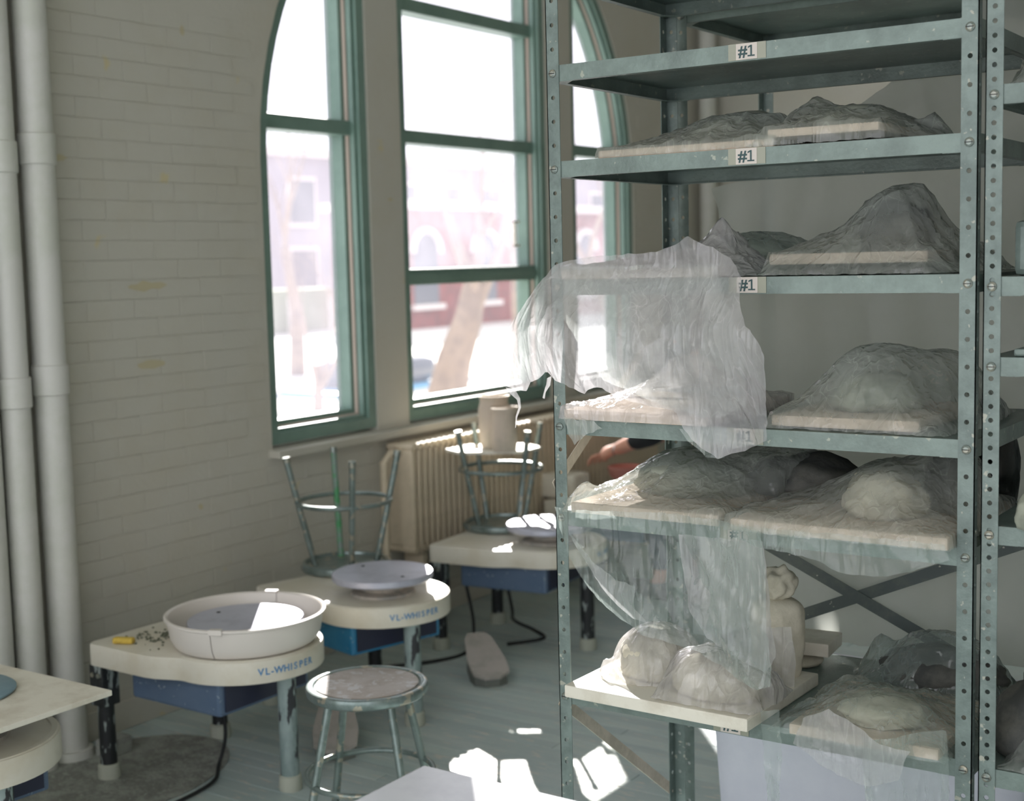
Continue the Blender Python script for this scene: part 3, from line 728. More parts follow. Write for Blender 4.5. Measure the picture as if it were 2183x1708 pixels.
def drape(label, outline, floor_z, obst, mt=None, seed=1, h=.0075, sag=.00002, iters=500, wr=.0075, front_drop=0, rag=.006, tent=()):
    """polythene over obstacles: membrane relaxed over them, then creased. obst: list of ('box',x0,y0,x1,y1,z) or ('lump',cx,cy,rx,ry,z0,z1)"""
    P = ragged(outline, rag, seed)
    xs = [p[0] for p in P]; ys = [p[1] for p in P]; x0, y0 = min(xs)-h, min(ys)-h
    nx = int((max(xs)-x0)/h)+3; ny = int((max(ys)-y0)/h)+3
    X, Y = np.meshgrid(x0+np.arange(nx)*h, y0+np.arange(ny)*h, indexing='ij')
    O = np.full((nx, ny), floor_z+.0015)
    for o in obst:
        if o[0] == 'box':
            k = (X >= o[1]-.004) & (X <= o[3]+.004) & (Y >= o[2]-.004) & (Y <= o[4]+.004); O[k] = np.maximum(O[k], o[5]+.003)
        else:
            _, cx, cy, rx, ry, za, zb = o
            q = 1-((X-cx)/rx)**2-((Y-cy)/ry)**2; k = q > 0; O[k] = np.maximum(O[k], za+(zb-za)*np.sqrt(q[k])+.006)
    ins = np.array([[inpoly(X[i, j], Y[i, j], P) for j in range(ny)] for i in range(nx)])
    Hh = O.copy(); I, J = np.meshgrid(np.arange(nx), np.arange(ny), indexing='ij')
    red = [((I+J) % 2 == c) & (I > 0) & (I < nx-1) & (J > 0) & (J < ny-1) & ins for c in (0, 1)]
    for it in range(160):
        for c in (0, 1):
            A = np.zeros_like(Hh); A[1:-1, 1:-1] = (Hh[:-2, 1:-1]+Hh[2:, 1:-1]+Hh[1:-1, :-2]+Hh[1:-1, 2:])/4
            Hh = np.where(red[c], np.maximum(Hh+1.85*(A-Hh), O), Hh)
    Hh[~ins] = floor_z+.0015
    cen = [(o[1], o[2], max(o[3], o[4])) for o in obst if o[0] == 'lump'] or [(float(np.mean(xs)), float(np.mean(ys)), .15)]
    for (tx, ty, tz, tr) in tent:   # a pinched up fold
        q = np.clip(1-np.hypot(X-tx, (Y-ty))/tr, 0, 1); Hh = Hh+tz*q**2
    pos = {}; cells = []
    keep = ins.copy()
    for i in range(nx):
        for j in range(ny):
            near = ins[i, j]
            if not near:
                for a in (-1, 0, 1):
                    for b in (-1, 0, 1):
                        if 0 <= i+a < nx and 0 <= j+b < ny and ins[i+a, j+b]: near = True
                if near:
                    sx, sy = snap(X[i, j], Y[i, j], P); keep[i, j] = True
                    pos[(i, j)] = [sx, sy, floor_z+.0015+.004*abs(noise.noise(Vector((sx*50, sy*50, seed))))]
            if ins[i, j]:
                x, y, z = X[i, j], Y[i, j], Hh[i, j]; lift = min(1, (z-floor_z)/.02)
                gx = (Hh[min(i+1, nx-1), j]-Hh[max(i-1, 0), j])/(2*h); gy = (Hh[i, min(j+1, ny-1)]-Hh[i, max(j-1, 0)])/(2*h)
                d = 0
                for ci, (cx, cy, cr_) in enumerate(cen):
                    r_ = math.hypot(x-cx, y-cy); u = Vector(((x-cx)/(r_+.01), (y-cy)/(r_+.01), 0)); far = min(1, r_/cr_)
                    q = Vector((u.x*2.4, u.y*2.4, r_*2+seed*3+ci*5))
                    d += wr*(crease(q, 1, seed)*(.35+.8*far)+.5*crease(q, 2.3, seed+2)*far)/math.sqrt(len(cen))
                q = Vector((x, y, z)); d += wr*.35*crease(q, 14, seed+4)+wr*.3*noise.noise(q*22)
                d = max(0, d)*(.35+.65*lift)
                N_ = Vector((-gx, -gy, 1)).normalized()
                pos[(i, j)] = [x+N_.x*d, y+N_.y*d, z+N_.z*d]
    for i in range(nx-1):
        for j in range(ny-1):
            c = [(i, j), (i+1, j), (i+1, j+1), (i, j+1)]
            if all(keep[a] for a in c) and any(ins[a] for a in c): cells.append(c)
    o = grid_mesh('plastic_bag', mt or FILM, pos, None, cells)
    return tag(o, label, 'plastic bag')
def hanging(name, label, outline, yf, mt, seed=1, h=.008, wr=.006, rag=.004, parent=None, stretch=(1, 1, .35)):
    P = ragged(outline, rag, seed); xs = [p[0] for p in P]; zs = [p[1] for p in P]
    x0, z0 = min(xs)-h, min(zs)-h; nx = int((max(xs)-x0)/h)+3; nz = int((max(zs)-z0)/h)+3
    pos = {}; ins = {}
    for i in range(nx):
        for j in range(nz): ins[(i, j)] = inpoly(x0+i*h, z0+j*h, P)
    cells = []; keep = {}
    def Yv(x, z):
        q = Vector((x*stretch[0], 0, z*stretch[2]))
        q2 = Vector((x+z*.45, 0, z*.5))
        return yf(x, z)-wr*(1.1*crease(q, 8, seed)+.6*crease(q2, 15, seed+3)+.12*crease(q, 45, seed+5))-wr*1.4*noise.noise(q*6+Vector((0, seed, 0)))
    for i in range(nx):
        for j in range(nz):
            x, z = x0+i*h, z0+j*h; k = ins[(i, j)]
            if not k:
                if any(ins.get((i+a, j+b)) for a in (-1, 0, 1) for b in (-1, 0, 1)): x, z = snap(x, z, P); k = True
            if k: keep[(i, j)] = 1; pos[(i, j)] = (x, Yv(x, z), z)
    for i in range(nx-1):
        for j in range(nz-1):
            c = [(i, j), (i+1, j), (i+1, j+1), (i, j+1)]
            if all(a in keep for a in c) and any(ins[a] for a in c): cells.append(c)
    o = grid_mesh(name, mt, pos, None, cells)
    if parent: o.parent = parent
    elif label: tag(o, label, 'plastic bag' if 'bag' in name else 'plastic sheet')
    return o
TOP = lambda k: LV[k]+.0175   # deck height of level k
def rect(x0, y0, x1, y1): return [(x0, y0), (x1, y0), (x1, y1), (x0, y1)]
# row 2 (z 1.79): two boards side by side, one long bag each
z = TOP(2)
rbox('ware_board', 'long pale board in the left bag on the second labelled shelf', 'board', (.10, .012, z), (.50, .44, z+.017), BOARD)
rbox('ware_board', 'pale board in the right bag on the second labelled shelf', 'board', (.485, .015, z+.0175), (.71, .42, z+.034), BOARD)
lump('clay_slab', 'low grey clay form under the left bag on the second labelled shelf', (.33, .25, z+.018), (.12, .12, .05), CLAYG, 1)
lump('clay_slab', 'low grey clay form under the right bag on the second labelled shelf', (.59, .22, z+.036), (.10, .11, .032), CLAYG, 2)
drape('crumpled clear bag, left of two on the second labelled shelf', [(.095, .006), (.50, .008), (.52, .2), (.46, .5), (.10, .49), (.05, .25)], z,
      [('box', .10, .012, .50, .44, z+.017), ('lump', .33, .24, .14, .14, z+.02, z+.085)], FILM, 3, tent=[(.44, .2, .02, .08)])
drape('crumpled clear bag with a knotted tail, right of two on the second labelled shelf', [(.44, .008), (.72, .008), (.80, .12), (.79, .3), (.72, .46), (.47, .45)], z,
      [('box', .485, .015, .71, .42, z+.034), ('lump', .53, .22, .08, .14, z+.03, z+.085), ('lump', .61, .2, .09, .12, z+.03, z+.075)], FILM, 5, tent=[(.755, .2, .03, .05), (.51, .2, .02, .06)])
# row 3 (z 1.536)
z = TOP(3)
rbox('ware_board', 'pale board under the torn bag on the third labelled shelf', 'board', (.014, -.008, z), (.378, .42, z+.020), BOARD)
lump('clay_slab', 'greenish clay form in the middle bag on the third labelled shelf', (.33, .28, z+.002), (.11, .12, .05), CLAYG, 4)
drape('greenish clear bag in the middle of the third labelled shelf', [(.385, .02), (.475, .02), (.50, .25), (.46, .48), (.15, .48), (.10, .3), (.30, .2)], z,
      [('lump', .34, .28, .15, .16, z, z+.085)], FILMC, 7)
rbox('ware_board', 'pale board in the tall dark bag on the third labelled shelf', 'board', (.468, .06, z+.022), (.79, .40, z+.044), BOARD)
lump('wrapped_form', 'pair of dark blocks the lower board rests on, third labelled shelf', (.63, .20, z+.0), (.15, .11, .014), CLAY, 6, amp=.05)
lump('clay_form', 'tall dark clay form in the right bag on the third labelled shelf', (.685, .20, z+.045), (.075, .08, .066), CLAY, 8)
drape('tall dark clear bag at the right of the third labelled shelf', [(.462, .01), (.62, .006), (.84, .01), (.868, .2), (.85, .48), (.50, .48), (.44, .25)], z,
      [('box', .468, .06, .79, .40, z+.044), ('lump', .69, .2, .085, .10, z+.06, z+.165)], FILM, 9, wr=.008, tent=[(.62, .2, .015, .05), (.735, .2, .02, .05)])
# row 4 (z 1.231)
z = TOP(4)
rbox('ware_board', 'sunlit plaster-topped board on the fourth labelled shelf', 'board', (.016, -.012, z), (.362, .42, z+.022), BOARD)
drape('sunlit white film lying over the board on the fourth labelled shelf', [(.005, -.02), (.37, -.02), (.40, .2), (.36, .45), (.02, .45)], z,
      [('box', .016, -.012, .362, .42, z+.022), ('lump', .25, .13, .07, .10, z+.02, z+.125), ('lump', .33, .2, .05, .1, z+.02, z+.08)], FILMW, 11, wr=.007)
rbox('ware_board', 'pale board in the round bag on the fourth labelled shelf', 'board', (.484, .03, z+.004), (.785, .40, z+.026), BOARD)
lump('clay_bowl', 'domed clay form in the right bag on the fourth labelled shelf', (.64, .22, z+.027), (.10, .11, .05), CLAYG, 12)
drape('rounded clear bag at the right of the fourth labelled shelf', [(.475, .008), (.84, .008), (.875, .2), (.85, .48), (.52, .49), (.45, .25)], z,
      [('box', .484, .03, .785, .40, z+.026), ('lump', .66, .2, .13, .15, z+.02, z+.155), ('lump', .76, .25, .09, .14, z+.02, z+.14)], FILM, 13, wr=.007)
# row 5 (z 1.028)
z = TOP(5)
rbox('ware_board', 'pale board in the left bag on the fifth labelled shelf', 'board', (.034, -.02, z), (.388, .42, z+.023), BOARD)
rbox('ware_board', 'pale board in the right bag on the fifth labelled shelf', 'board', (.424, -.04, z), (.862, .40, z+.024), BOARD)
lump('clay_slab', 'dark clay form in the left bag on the fifth labelled shelf', (.22, .22, z+.024), (.13, .12, .055), CLAYG, 14)
lump('clay_slab', 'very dark clay form leaning between the two bags on the fifth labelled shelf', (.45, .30, z+.026), (.13, .10, .055), CLAY, 15)
lump('clay_form', 'pale domed clay form in the right bag on the fifth labelled shelf', (.68, .13, z+.025), (.085, .08, .06), CLAYL, 16)
lump('clay_form', 'dark clay form behind the pale dome on the fifth labelled shelf', (.79, .27, z+.025), (.06, .09, .08), CLAY, 17)
drape('clear bag with bright creases at the left of the fifth labelled shelf', [(.02, -.035), (.40, -.03), (.44, .2), (.52, .46), (.03, .47), (-.008, .25)], z,
      [('box', .034, -.02, .388, .42, z+.023), ('lump', .22, .22, .14, .14, z+.02, z+.115), ('lump', .38, .30, .14, .14, z+.02, z+.12)], FILM, 18, wr=.008, tent=[(.05, .02, .03, .06)])
drape('clear bag over a dome at the right of the fifth labelled shelf', [(.415, -.055), (.60, -.06), (.868, -.055), (.875, .2), (.87, .46), (.45, .47)], z,
      [('box', .424, -.04, .862, .40, z+.024), ('lump', .70, .15, .12, .13, z+.02, z+.125), ('lump', .78, .22, .09, .12, z+.02, z+.15)], FILM, 19, wr=.008)
# the crumpled front skirts of the right bag on row 5
hanging('bag_skirt', 'clear film skirt hanging below the right board on the fifth labelled shelf', [(.43, 1.06), (.86, 1.06), (.87, 1.03), (.80, 1.005), (.74, .985), (.66, .985), (.62, 1.005), (.56, 1.015), (.50, 1.02), (.44, 1.03)],
        lambda x, z: -.052, FILMC, 20, h=.006, wr=.006)
# row 6 (z .621)
z = TOP(6)
rbox('ware_board', 'thick white board jutting from the bottom shelf at left', 'board', (.035, -.062, z), (.475, .30, z+.028), BOARDW, rz=-.02)
zb = z+.0285
lump('wrapped_clay', 'pale ball of clay wrapped in film on the bottom shelf', (.170, .12, zb), (.088, .085, .064), CLAYL, 21, amp=.18)
drape('film bag knotted round the pale clay ball on the bottom shelf', [(.055, .05), (.10, .01), (.18, .01), (.25, .03), (.275, .12), (.24, .22), (.14, .23), (.07, .17)], zb,
      [('lump', .170, .12, .098, .095, zb, zb+.108)], FILMW, 22, wr=.007, h=.006, tent=[(.075, .045, .03, .03)])
lump('wrapped_clay', 'long block of greyish clay in a loose bag beside the ball on the bottom shelf', (.355, .05, zb), (.105, .075, .055), CLAYL, 23, amp=.12)
drape('loose milky bag over the long clay block on the bottom shelf', [(.24, -.05), (.34, -.055), (.47, -.05), (.49, .05), (.48, .15), (.34, .16), (.25, .07)], zb,
      [('lump', .345, .05, .12, .09, zb, zb+.095), ('lump', .45, .05, .04, .07, zb, zb+.06)], FILMW, 24, wr=.008, h=.006)
rbox('ware_board', 'small slab board at the back of the bottom shelf behind the figure', 'board', (.31, .40, z+.03), (.452, .52, z+.062), BOARDW, rz=.1)
lump('plaster_block', 'chipped pale block under the small slab board on the bottom shelf', (.36, .44, z), (.07, .06, .0165), CLAYL, 25, amp=.1)
# figure
def figure():
    t = thing('clay_figure', 'rough pale clay torso figure with a knob head on the bottom shelf', 'sculpture', (.40, .25, zb-.028))
    bm = bmesh.new(); bmesh.ops.create_icosphere(bm, subdivisions=5, radius=1)
    for v in bm.verts:
        p = v.co; zz = (p.z+1)/2
        rr = .058 if zz < .55 else .058+(zz-.55)*.02
        w_ = math.sqrt(max(0, 1-p.z**6)); a = math.atan2(p.y, p.x); hx = math.hypot(p.x, p.y) or 1
        w_ *= min(1, hx/.35)
        n_ = 1+.14*noise.noise(Vector((math.cos(a)*1.5, math.sin(a)*1.5, zz*4)))
        v.co = Vector((p.x/hx*rr*w_*n_*1.0, p.y/hx*rr*w_*n_*.8, zz*.205))
    me = bpy.data.meshes.new('torso'); bm.to_mesh(me); bm.free(); me.materials.append(CLAYL); me.polygons.foreach_set('use_smooth', [True]*len(me.polygons))
    o = bpy.data.objects.new('torso', me); C.objects.link(o); o.parent = t
    bm = bmesh.new(); bmesh.ops.create_icosphere(bm, subdivisions=4, radius=1)
    for v in bm.verts:
        p = v.co.copy(); d = 1+.3*noise.noise(p*1.8+Vector((7.7, 4.2, 9.1)))+.1*noise.noise(p*4)
        v.co = Vector((p.x*.036*d+.005, p.y*.032*d, p.z*.044*d+.232))
    me = bpy.data.meshes.new('head'); bm.to_mesh(me); bm.free(); me.materials.append(CLAYL); me.polygons.foreach_set('use_smooth', [True]*len(me.polygons))
    o = bpy.data.objects.new('head', me); C.objects.link(o); o.parent = t
figure()
hanging('film_wrap', 'milky film tucked round the lower half of the clay figure', [(.33, .66), (.33, .75), (.36, .80), (.42, .795), (.465, .80), (.475, .72), (.47, .655)],
        lambda x, z: .165+2.2*(x-.40)**2*1.0, FILMW, 26, h=.006, wr=.004)
rbox('ware_board', 'pale board in the flat bag at the right of the bottom shelf', 'board', (.545, -.03, z), (.845, .30, z+.022), BOARD)
lump('clay_slab', 'low pale form in the flat bag at the right of the bottom shelf', (.70, .08, z+.023), (.085, .075, .032), CLAYL, 27)
lump('clay_slab', 'low grey form at the back right of the bottom shelf', (.72, .40, z+.001), (.14, .09, .06), CLAY, 28)
drape('crumpled bag with bright glints at the front right of the bottom shelf', [(.50, -.04), (.66, -.05), (.86, -.045), (.87, .1), (.86, .28), (.56, .30), (.49, .12)], z,
      [('box', .545, -.03, .845, .30, z+.022), ('lump', .70, .08, .11, .10, z+.02, z+.075)], FILMC, 29, wr=.009, tent=[(.58, .2, .035, .1)])
drape('crumpled bag at the back right of the bottom shelf', [(.56, .31), (.86, .29), (.87, .5), (.58, .52), (.50, .45)], z,
      [('lump', .72, .41, .13, .09, z, z+.12)], FILMC, 30, wr=.009, tent=[(.58, .42, .06, .06)])
# film hanging from the bottom-shelf bags
hanging('film_tatter', 'torn milky film lying over the front edge of the bottom shelf at right', [(.59, .69), (.64, .715), (.70, .69), (.74, .665), (.80, .66), (.78, .60), (.72, .575), (.66, .585), (.62, .60), (.60, .62), (.57, .635)],
        lambda x, z: -.06, FILMW, 31, h=.006, wr=.007)
hanging('film_strand', 'thin torn strand of film hanging under the bottom shelf', [(.49, .68), (.53, .69), (.535, .60), (.53, .50), (.535, .40), (.50, .38), (.505, .48), (.495, .58)],
        lambda x, z: -.04, FILMC, 32, h=.005, wr=.008)
hanging('film_strand', 'clear film hanging by the right post under the bottom shelf', [(.70, .66), (.86, .70), (.868, .60), (.865, .40), (.86, .30), (.72, .30), (.71, .45)],
        lambda x, z: -.03+.02*math.sin(x*40), FILMC, 33, h=.008, wr=.008)

# big torn bag over row 3 hanging past row 4
t = thing('torn_bag', 'big torn sunlit plastic bag spilling off the third labelled shelf', 'plastic bag', (0, 0, 0))
def yA(x, z): return -.030-.045*math.exp(-((z-1.42)/.12)**2)-.03*max(0, min(1, (1.56-z)/.1))+(-.02*math.sin(x*14+z*9))
front = [(.03, 1.585), (-.005, 1.545), (-.016, 1.53), (-.045, 1.49), (-.069, 1.449), (-.10, 1.376), (-.122, 1.345), (-.117, 1.33), (-.083, 1.318), (-.045, 1.312), (-.030, 1.335), (.0, 1.343), (.03, 1.36), (.055, 1.345), (.10, 1.325), (.127, 1.317), (.14, 1.328),
         (.167, 1.333), (.20, 1.31), (.25, 1.30), (.32, 1.285), (.335, 1.25), (.36, 1.22), (.403, 1.189), (.43, 1.20), (.475, 1.215), (.515, 1.235), (.53, 1.32), (.545, 1.409), (.52, 1.445), (.500, 1.463), (.478, 1.50), (.466, 1.555), (.435, 1.592), (.405, 1.606), (.37, 1.622), (.338, 1.637), (.31, 1.624), (.25, 1.606), (.12, 1.602), (.05, 1.592)]
hanging('front_skin', None, front, yA, FILMT, 40, h=.006, wr=.008, rag=.005, parent=t)
hanging('back_skin', None, [(.03, 1.58), (.40, 1.58), (.42, 1.50), (.45, 1.42), (.46, 1.30), (.40, 1.27), (.30, 1.28), (.22, 1.30), (.13, 1.34), (.08, 1.40), (.03, 1.47)],
        lambda x, z: -.022-.012*math.sin(x*20), FILM, 41, h=.008, wr=.007, parent=t)
hanging('dangling_strip', None, [(-.085, 1.322), (-.06, 1.318), (-.048, 1.30), (-.046, 1.28), (-.056, 1.258), (-.060, 1.235), (-.062, 1.234), (-.060, 1.26), (-.052, 1.28), (-.056, 1.296), (-.075, 1.31)], lambda x, z: -.085, FILMW, 42, h=.0025, wr=.002, rag=.001, parent=t)
hanging('dangling_strip', None, [(.02, 1.345), (.032, 1.35), (.028, 1.33), (.016, 1.315), (.012, 1.30), (.006, 1.302), (.012, 1.318), (.018, 1.332)], lambda x, z: -.08, FILMW, 43, h=.0025, wr=.002, rag=.001, parent=t)
# top of the bag, lying on the board
zt3 = TOP(3)
o = drape('x', [(-.008, -.03), (.40, -.035), (.46, .02), (.45, .2), (.40, .42), (.02, .40)], zt3+.0,
          [('box', .014, -.008, .378, .42, zt3+.020), ('lump', .33, .14, .05, .07, zt3+.02, zt3+.09), ('lump', .15, .2, .12, .12, zt3+.01, zt3+.04)], FILMW, 44, wr=.007, tent=[(.335, .12, .03, .045)])
o.name = 'top_skin'; o.parent = t
for kk in ('label', 'category'):
    if kk in o: del o[kk]

# bag hanging from row 5 down to the clay
t = thing('hanging_bag', 'large clear bag hanging from the fifth labelled shelf down to the wrapped clay', 'plastic bag', (0, 0, 0))
low = [(.025, 1.065), (.04, 1.02), (.07, .97), (.10, .925), (.118, .898), (.18, .845), (.253, .812), (.31, .80), (.362, .789), (.40, .775), (.435, .765), (.46, .75), (.507, .742), (.542, .757), (.53, .83), (.522, .897), (.525, .96), (.518, 1.02), (.51, 1.06), (.42, 1.07), (.2, 1.07)]
hanging('front_skin', None, low, lambda x, z: -.068-.015*math.sin(x*17+z*6)-.02*(1.06-z), FILMC, 50, h=.007, wr=.010, parent=t)
hanging('back_skin', None, [(.32, 1.03), (.50, 1.03), (.51, .95), (.515, .88), (.53, .80), (.50, .76), (.44, .78), (.38, .82), (.345, .87), (.33, .95)], lambda x, z: -.05+.01*math.sin(x*30), FILMW, 51, h=.007, wr=.010, parent=t)
hanging('lower_fold', None, [(.035, 1.02), (.06, .99), (.10, .95), (.16, .915), (.21, .905), (.20, .86), (.24, .83), (.20, .835), (.15, .87), (.115, .905), (.07, .965)], lambda x, z: -.045, FILMW, 52, h=.006, wr=.004, parent=t)
# small scraps on row 4 edge
hanging('film_scrap', 'small torn scrap of film hooked on the fourth labelled shelf by the left post', [(.02, 1.255), (.10, 1.25), (.12, 1.235), (.085, 1.222), (.06, 1.205), (.05, 1.195), (.035, 1.215), (.03, 1.235)], lambda x, z: -.022, FILM, 53, h=.004, wr=.005)
hanging('film_scrap', 'clear flap of film hanging over the #1 label of the fourth labelled shelf', [(.31, 1.245), (.40, 1.25), (.46, 1.24), (.47, 1.22), (.40, 1.20), (.41, 1.19), (.37, 1.19), (.33, 1.22)], lambda x, z: -.03, FILMC, 54, h=.004, wr=.005)

# ------------------------------------------------------------------ backing: hung sheet and leaning board
hanging('hung_sheet', 'large milky plastic sheet hung behind the labelled shelves', [(.085, 1.76), (.30, 1.80), (.45, 1.92), (.60, 2.02), (.75, 2.15), (1.9, 2.2), (1.9, .69), (.90, .665), (.05, .655), (.05, 1.12), (.07, 1.45), (.16, 1.58)][::1],
        lambda x, z: .578+.006*math.sin(x*9+z*4), FILMS, 60, h=.025, wr=.012, rag=.006)
bpy.data.objects['hung_sheet']['category'] = 'plastic sheet'
m = MB(); m.box((0, 0, 0), (.84, .012, .62), bev=.003)
o = tag(m.build('white_panel', SHEETM), 'smooth white panel leaning behind the foot of the shelving', 'panel'); o.location = (.05, .70, .001); o.rotation_euler = (math.radians(8), 0, 0)

# ------------------------------------------------------------------ things on the right-hand unit
z = 1.87+.0175
lump('wrapped_clay', 'pale wrapped lump on the upper shelf at the right edge', (1.06, .12, z), (.10, .09, .075), CLAYL, 70)
drape('clear bag over the lump on the upper shelf at the right edge', rect(.945, .02, 1.2, .3), z, [('lump', 1.06, .13, .11, .11, z, z+.14)], FILM, 71)
z = 1.53+.0175
rbox('storage_tub', 'grey-blue tub on the third shelf at the right edge', 'tub', (.95, .05, z), (1.3, .35, z+.10), STEEL, bev=.012)
lump('wrapped_clay', 'dark clay lump on the tub at the right edge', (1.05, .18, z+.101), (.10, .10, .07), CLAY, 72)
z = 1.385+.0175
rbox('ware_board', 'thin board lying on the fourth shelf at the right edge', 'board', (.96, .02, z), (1.4, .4, z+.014), STEEL)
z = 1.075+.0175
lump('black_bag', 'full black plastic bag at the back right corner of the fifth labelled shelf', (.805, .435, TOP(5)), (.062, .075, .15), BLACK, 73, cat='bag')
lump('wrapped_clay', 'bluish wrapped lump in front of the black bag', (1.02, .01, z), (.05, .045, .05), CLAYG, 74)
z = .615+.0175
lump('wrapped_clay', 'dark clay mass in a bag on the bottom shelf at the right edge', (1.03, .16, z), (.14, .13, .09), CLAY, 75)
drape('loose clear bag over the dark mass on the bottom shelf at the right edge', rect(.945, .0, 1.3, .45), z, [('lump', 1.10, .22, .17, .17, z, z+.26)], FILM, 76, wr=.009)

# ------------------------------------------------------------------ near white work table
t = thing('work_table', 'white work table corner out of focus in the foreground', 'table', (.20, -.772, 0))
m = MB(); m.box((0, -1.05, .722), (1.0, 0, .75), bev=.004); m.build('table_top', FRONT, t)
for lx, ly in ((.06, -.06), (.94, -.06), (.06, -.99), (.94, -.99)):
    m = MB(); m.box((lx-.025, ly-.025, 0), (lx+.025, ly+.025, .7215), bev=.004); m.build('leg', TWOOD, t)

# ------------------------------------------------------------------ seated person beyond the shelving
def skin_mesh(name, verts, edges, rad, mt, parent, root=0, sub=2):
    me = bpy.data.meshes.new(name); me.from_pydata(verts, edges, []); me.materials.append(mt)
    o = bpy.data.objects.new(name, me); C.objects.link(o); o.parent = parent
    o.modifiers.new('skin', 'SKIN')
    if not me.skin_vertices: bpy.context.view_layer.objects.active = o; bm = bmesh.new(); bm.from_mesh(me); bm.verts.layers.skin.verify(); bm.to_mesh(me); bm.free()
    for i, r in enumerate(rad):
        s = me.skin_vertices[0].data[i]; s.radius = r if isinstance(r, tuple) else (r, r); s.use_root = (i == root)
    o.modifiers['skin'].use_smooth_shade = True
    sm = o.modifiers.new('sub', 'SUBSURF'); sm.levels = sub; sm.render_levels = sub
    return o
def person():
    # local frame: +X forward (towards the wheel), world placed with rz = PI
    t = thing('person', 'person in a black top bent over the far wheel, arms reaching down', 'person', (-1.0, 3.27, -.0), PI)
    V = []; E = []; Rr = []
    def chain(pts, start=None):
        prev = start
        for p, r in pts:
            V.append(p); Rr.append(r); i = len(V)-1
            if prev is not None: E.append((prev, i))
            prev = i
        return prev
    chain([((0, 0, .53), (.15, .12)), ((.05, 0, .66), (.13, .11)), ((.12, 0, .82), (.14, .11)), ((.20, 0, .96), (.13, .09)), ((.25, 0, 1.05), (.055, .055)), ((.28, 0, 1.11), (.05, .05)),
           ((.315, 0, 1.17), (.075, .085)), ((.335, 0, 1.24), (.07, .08)), ((.34, 0, 1.285), (.04, .045))])
    for s in (-1, 1):
        chain([((.19, s*.17, .985), .055), ((.32, s*.24, .86), .046), ((.40, s*.26, .78), .042), ((.58, s*.17, .72), .036), ((.70, s*.10, .675), .026), ((.76, s*.075, .655), (.038, .020)), ((.80, s*.06, .64), (.036, .016))], 3)
        chain([((.02, s*.11, .52), .09), ((.38, s*.19, .52), .062), ((.42, s*.20, .44), .052), ((.40, s*.20, .12), .038), ((.42, s*.20, .06), .035), ((.55, s*.21, .035), .025)], 0)
    body = skin_mesh('body', V, E, Rr, SKIN, t)
    for s in (-1, 1):
        for k in range(5):
            if k < 4:
                b = Vector((.80+.004*k, s*(.035+.019*k), .64)); ln = (.075, .085, .08, .062)[k]
                pts = [b+Vector((-.02, 0, .003)), b+Vector((ln*.4, -s*.006, -.012)), b+Vector((ln*.72, -s*.012, -.035)), b+Vector((ln*.85, -s*.016, -.06))]
            else:
                b = Vector((.755, s*.045, .645)); pts = [b, b+Vector((.025, -s*.028, -.012)), b+Vector((.05, -s*.035, -.032)), b+Vector((.062, -s*.036, -.05))]
            skin_mesh('finger' if k < 4 else 'thumb', [tuple(p) for p in pts], [(0, 1), (1, 2), (2, 3)], [.009, .0085, .008, .007], SKIN, body, sub=1)
    # face details
    m = MB(); m.lathe([(0, .03), (.006, .02), (.012, 0)], 8, M=Matrix.Translation((.405, 0, 1.195)) @ Matrix.Rotation(PI/2, 4, 'Y')); m.build('nose', SKIN, body, smooth=True)
    for s in (-1, 1):
        m = MB(); m.lathe([(0, -.018), (.010, -.012), (.012, 0), (.010, .014), (0, .02)], 8, (.325, s*.083, 1.20)); m.build('ear', SKIN, body, smooth=True)
        m = MB(); m.lathe([(0, -.007), (.006, -.003), (.006, .003), (0, .007)], 8, (.396, s*.03, 1.215)); m.build('eye', HAIR, body, smooth=True)
    m = MB(); m.box((.392, -.02, 1.155), (.400, .02, 1.161), bev=.002); m.build('mouth', TERRA, body)
    bm = bmesh.new(); bmesh.ops.create_icosphere(bm, subdivisions=4, radius=1)
    for v in bm.verts:
        p = v.co.copy(); cut = 1 if not (p.x > .35 and p.z < .45) else .80
        v.co = Vector((.315+p.x*.100*cut, p.y*.095, 1.235+p.z*.095*(1 if p.z > -.5 else 1.2)))*1.0+Vector((0, 0, .006*noise.noise(p*6)))
    me = bpy.data.meshes.new('hair'); bm.to_mesh(me); bm.free(); me.materials.append(HAIR); me.polygons.foreach_set('use_smooth', [True]*len(me.polygons))
    o = bpy.data.objects.new('hair', me); C.objects.link(o); o.parent = t
    V2 = [(0, 0, .55), (.05, 0, .66), (.12, 0, .82), (.20, 0, .96), (.235, 0, 1.03)]; E2 = [(0, 1), (1, 2), (2, 3), (3, 4)]; R2 = [(.17, .14), (.15, .13), (.16, .13), (.15, .11), (.075, .075)]
    for s in (-1, 1):
        b = len(V2); V2 += [(.19, s*.17, .985), (.32, s*.24, .86), (.40, s*.26, .78), (.50, s*.215, .75), (.56, s*.18, .728)]; E2 += [(3, b), (b, b+1), (b+1, b+2), (b+2, b+3), (b+3, b+4)]; R2 += [.068, .058, .054, .050, .048]
    skin_mesh('shirt', V2, E2, R2, SHIRT, t)
    V3 = [(0, 0, .55)]; E3 = []; R3 = [(.17, .13)]
    for s in (-1, 1):
        b = len(V3); V3 += [(.02, s*.11, .525), (.38, s*.19, .525), (.42, s*.20, .44), (.40, s*.20, .12)]; E3 += [(0, b), (b, b+1), (b+1, b+2), (b+2, b+3)]; R3 += [.10, .075, .064, .055]
    skin_mesh('trousers', V3, E3, R3, JEANS, t)
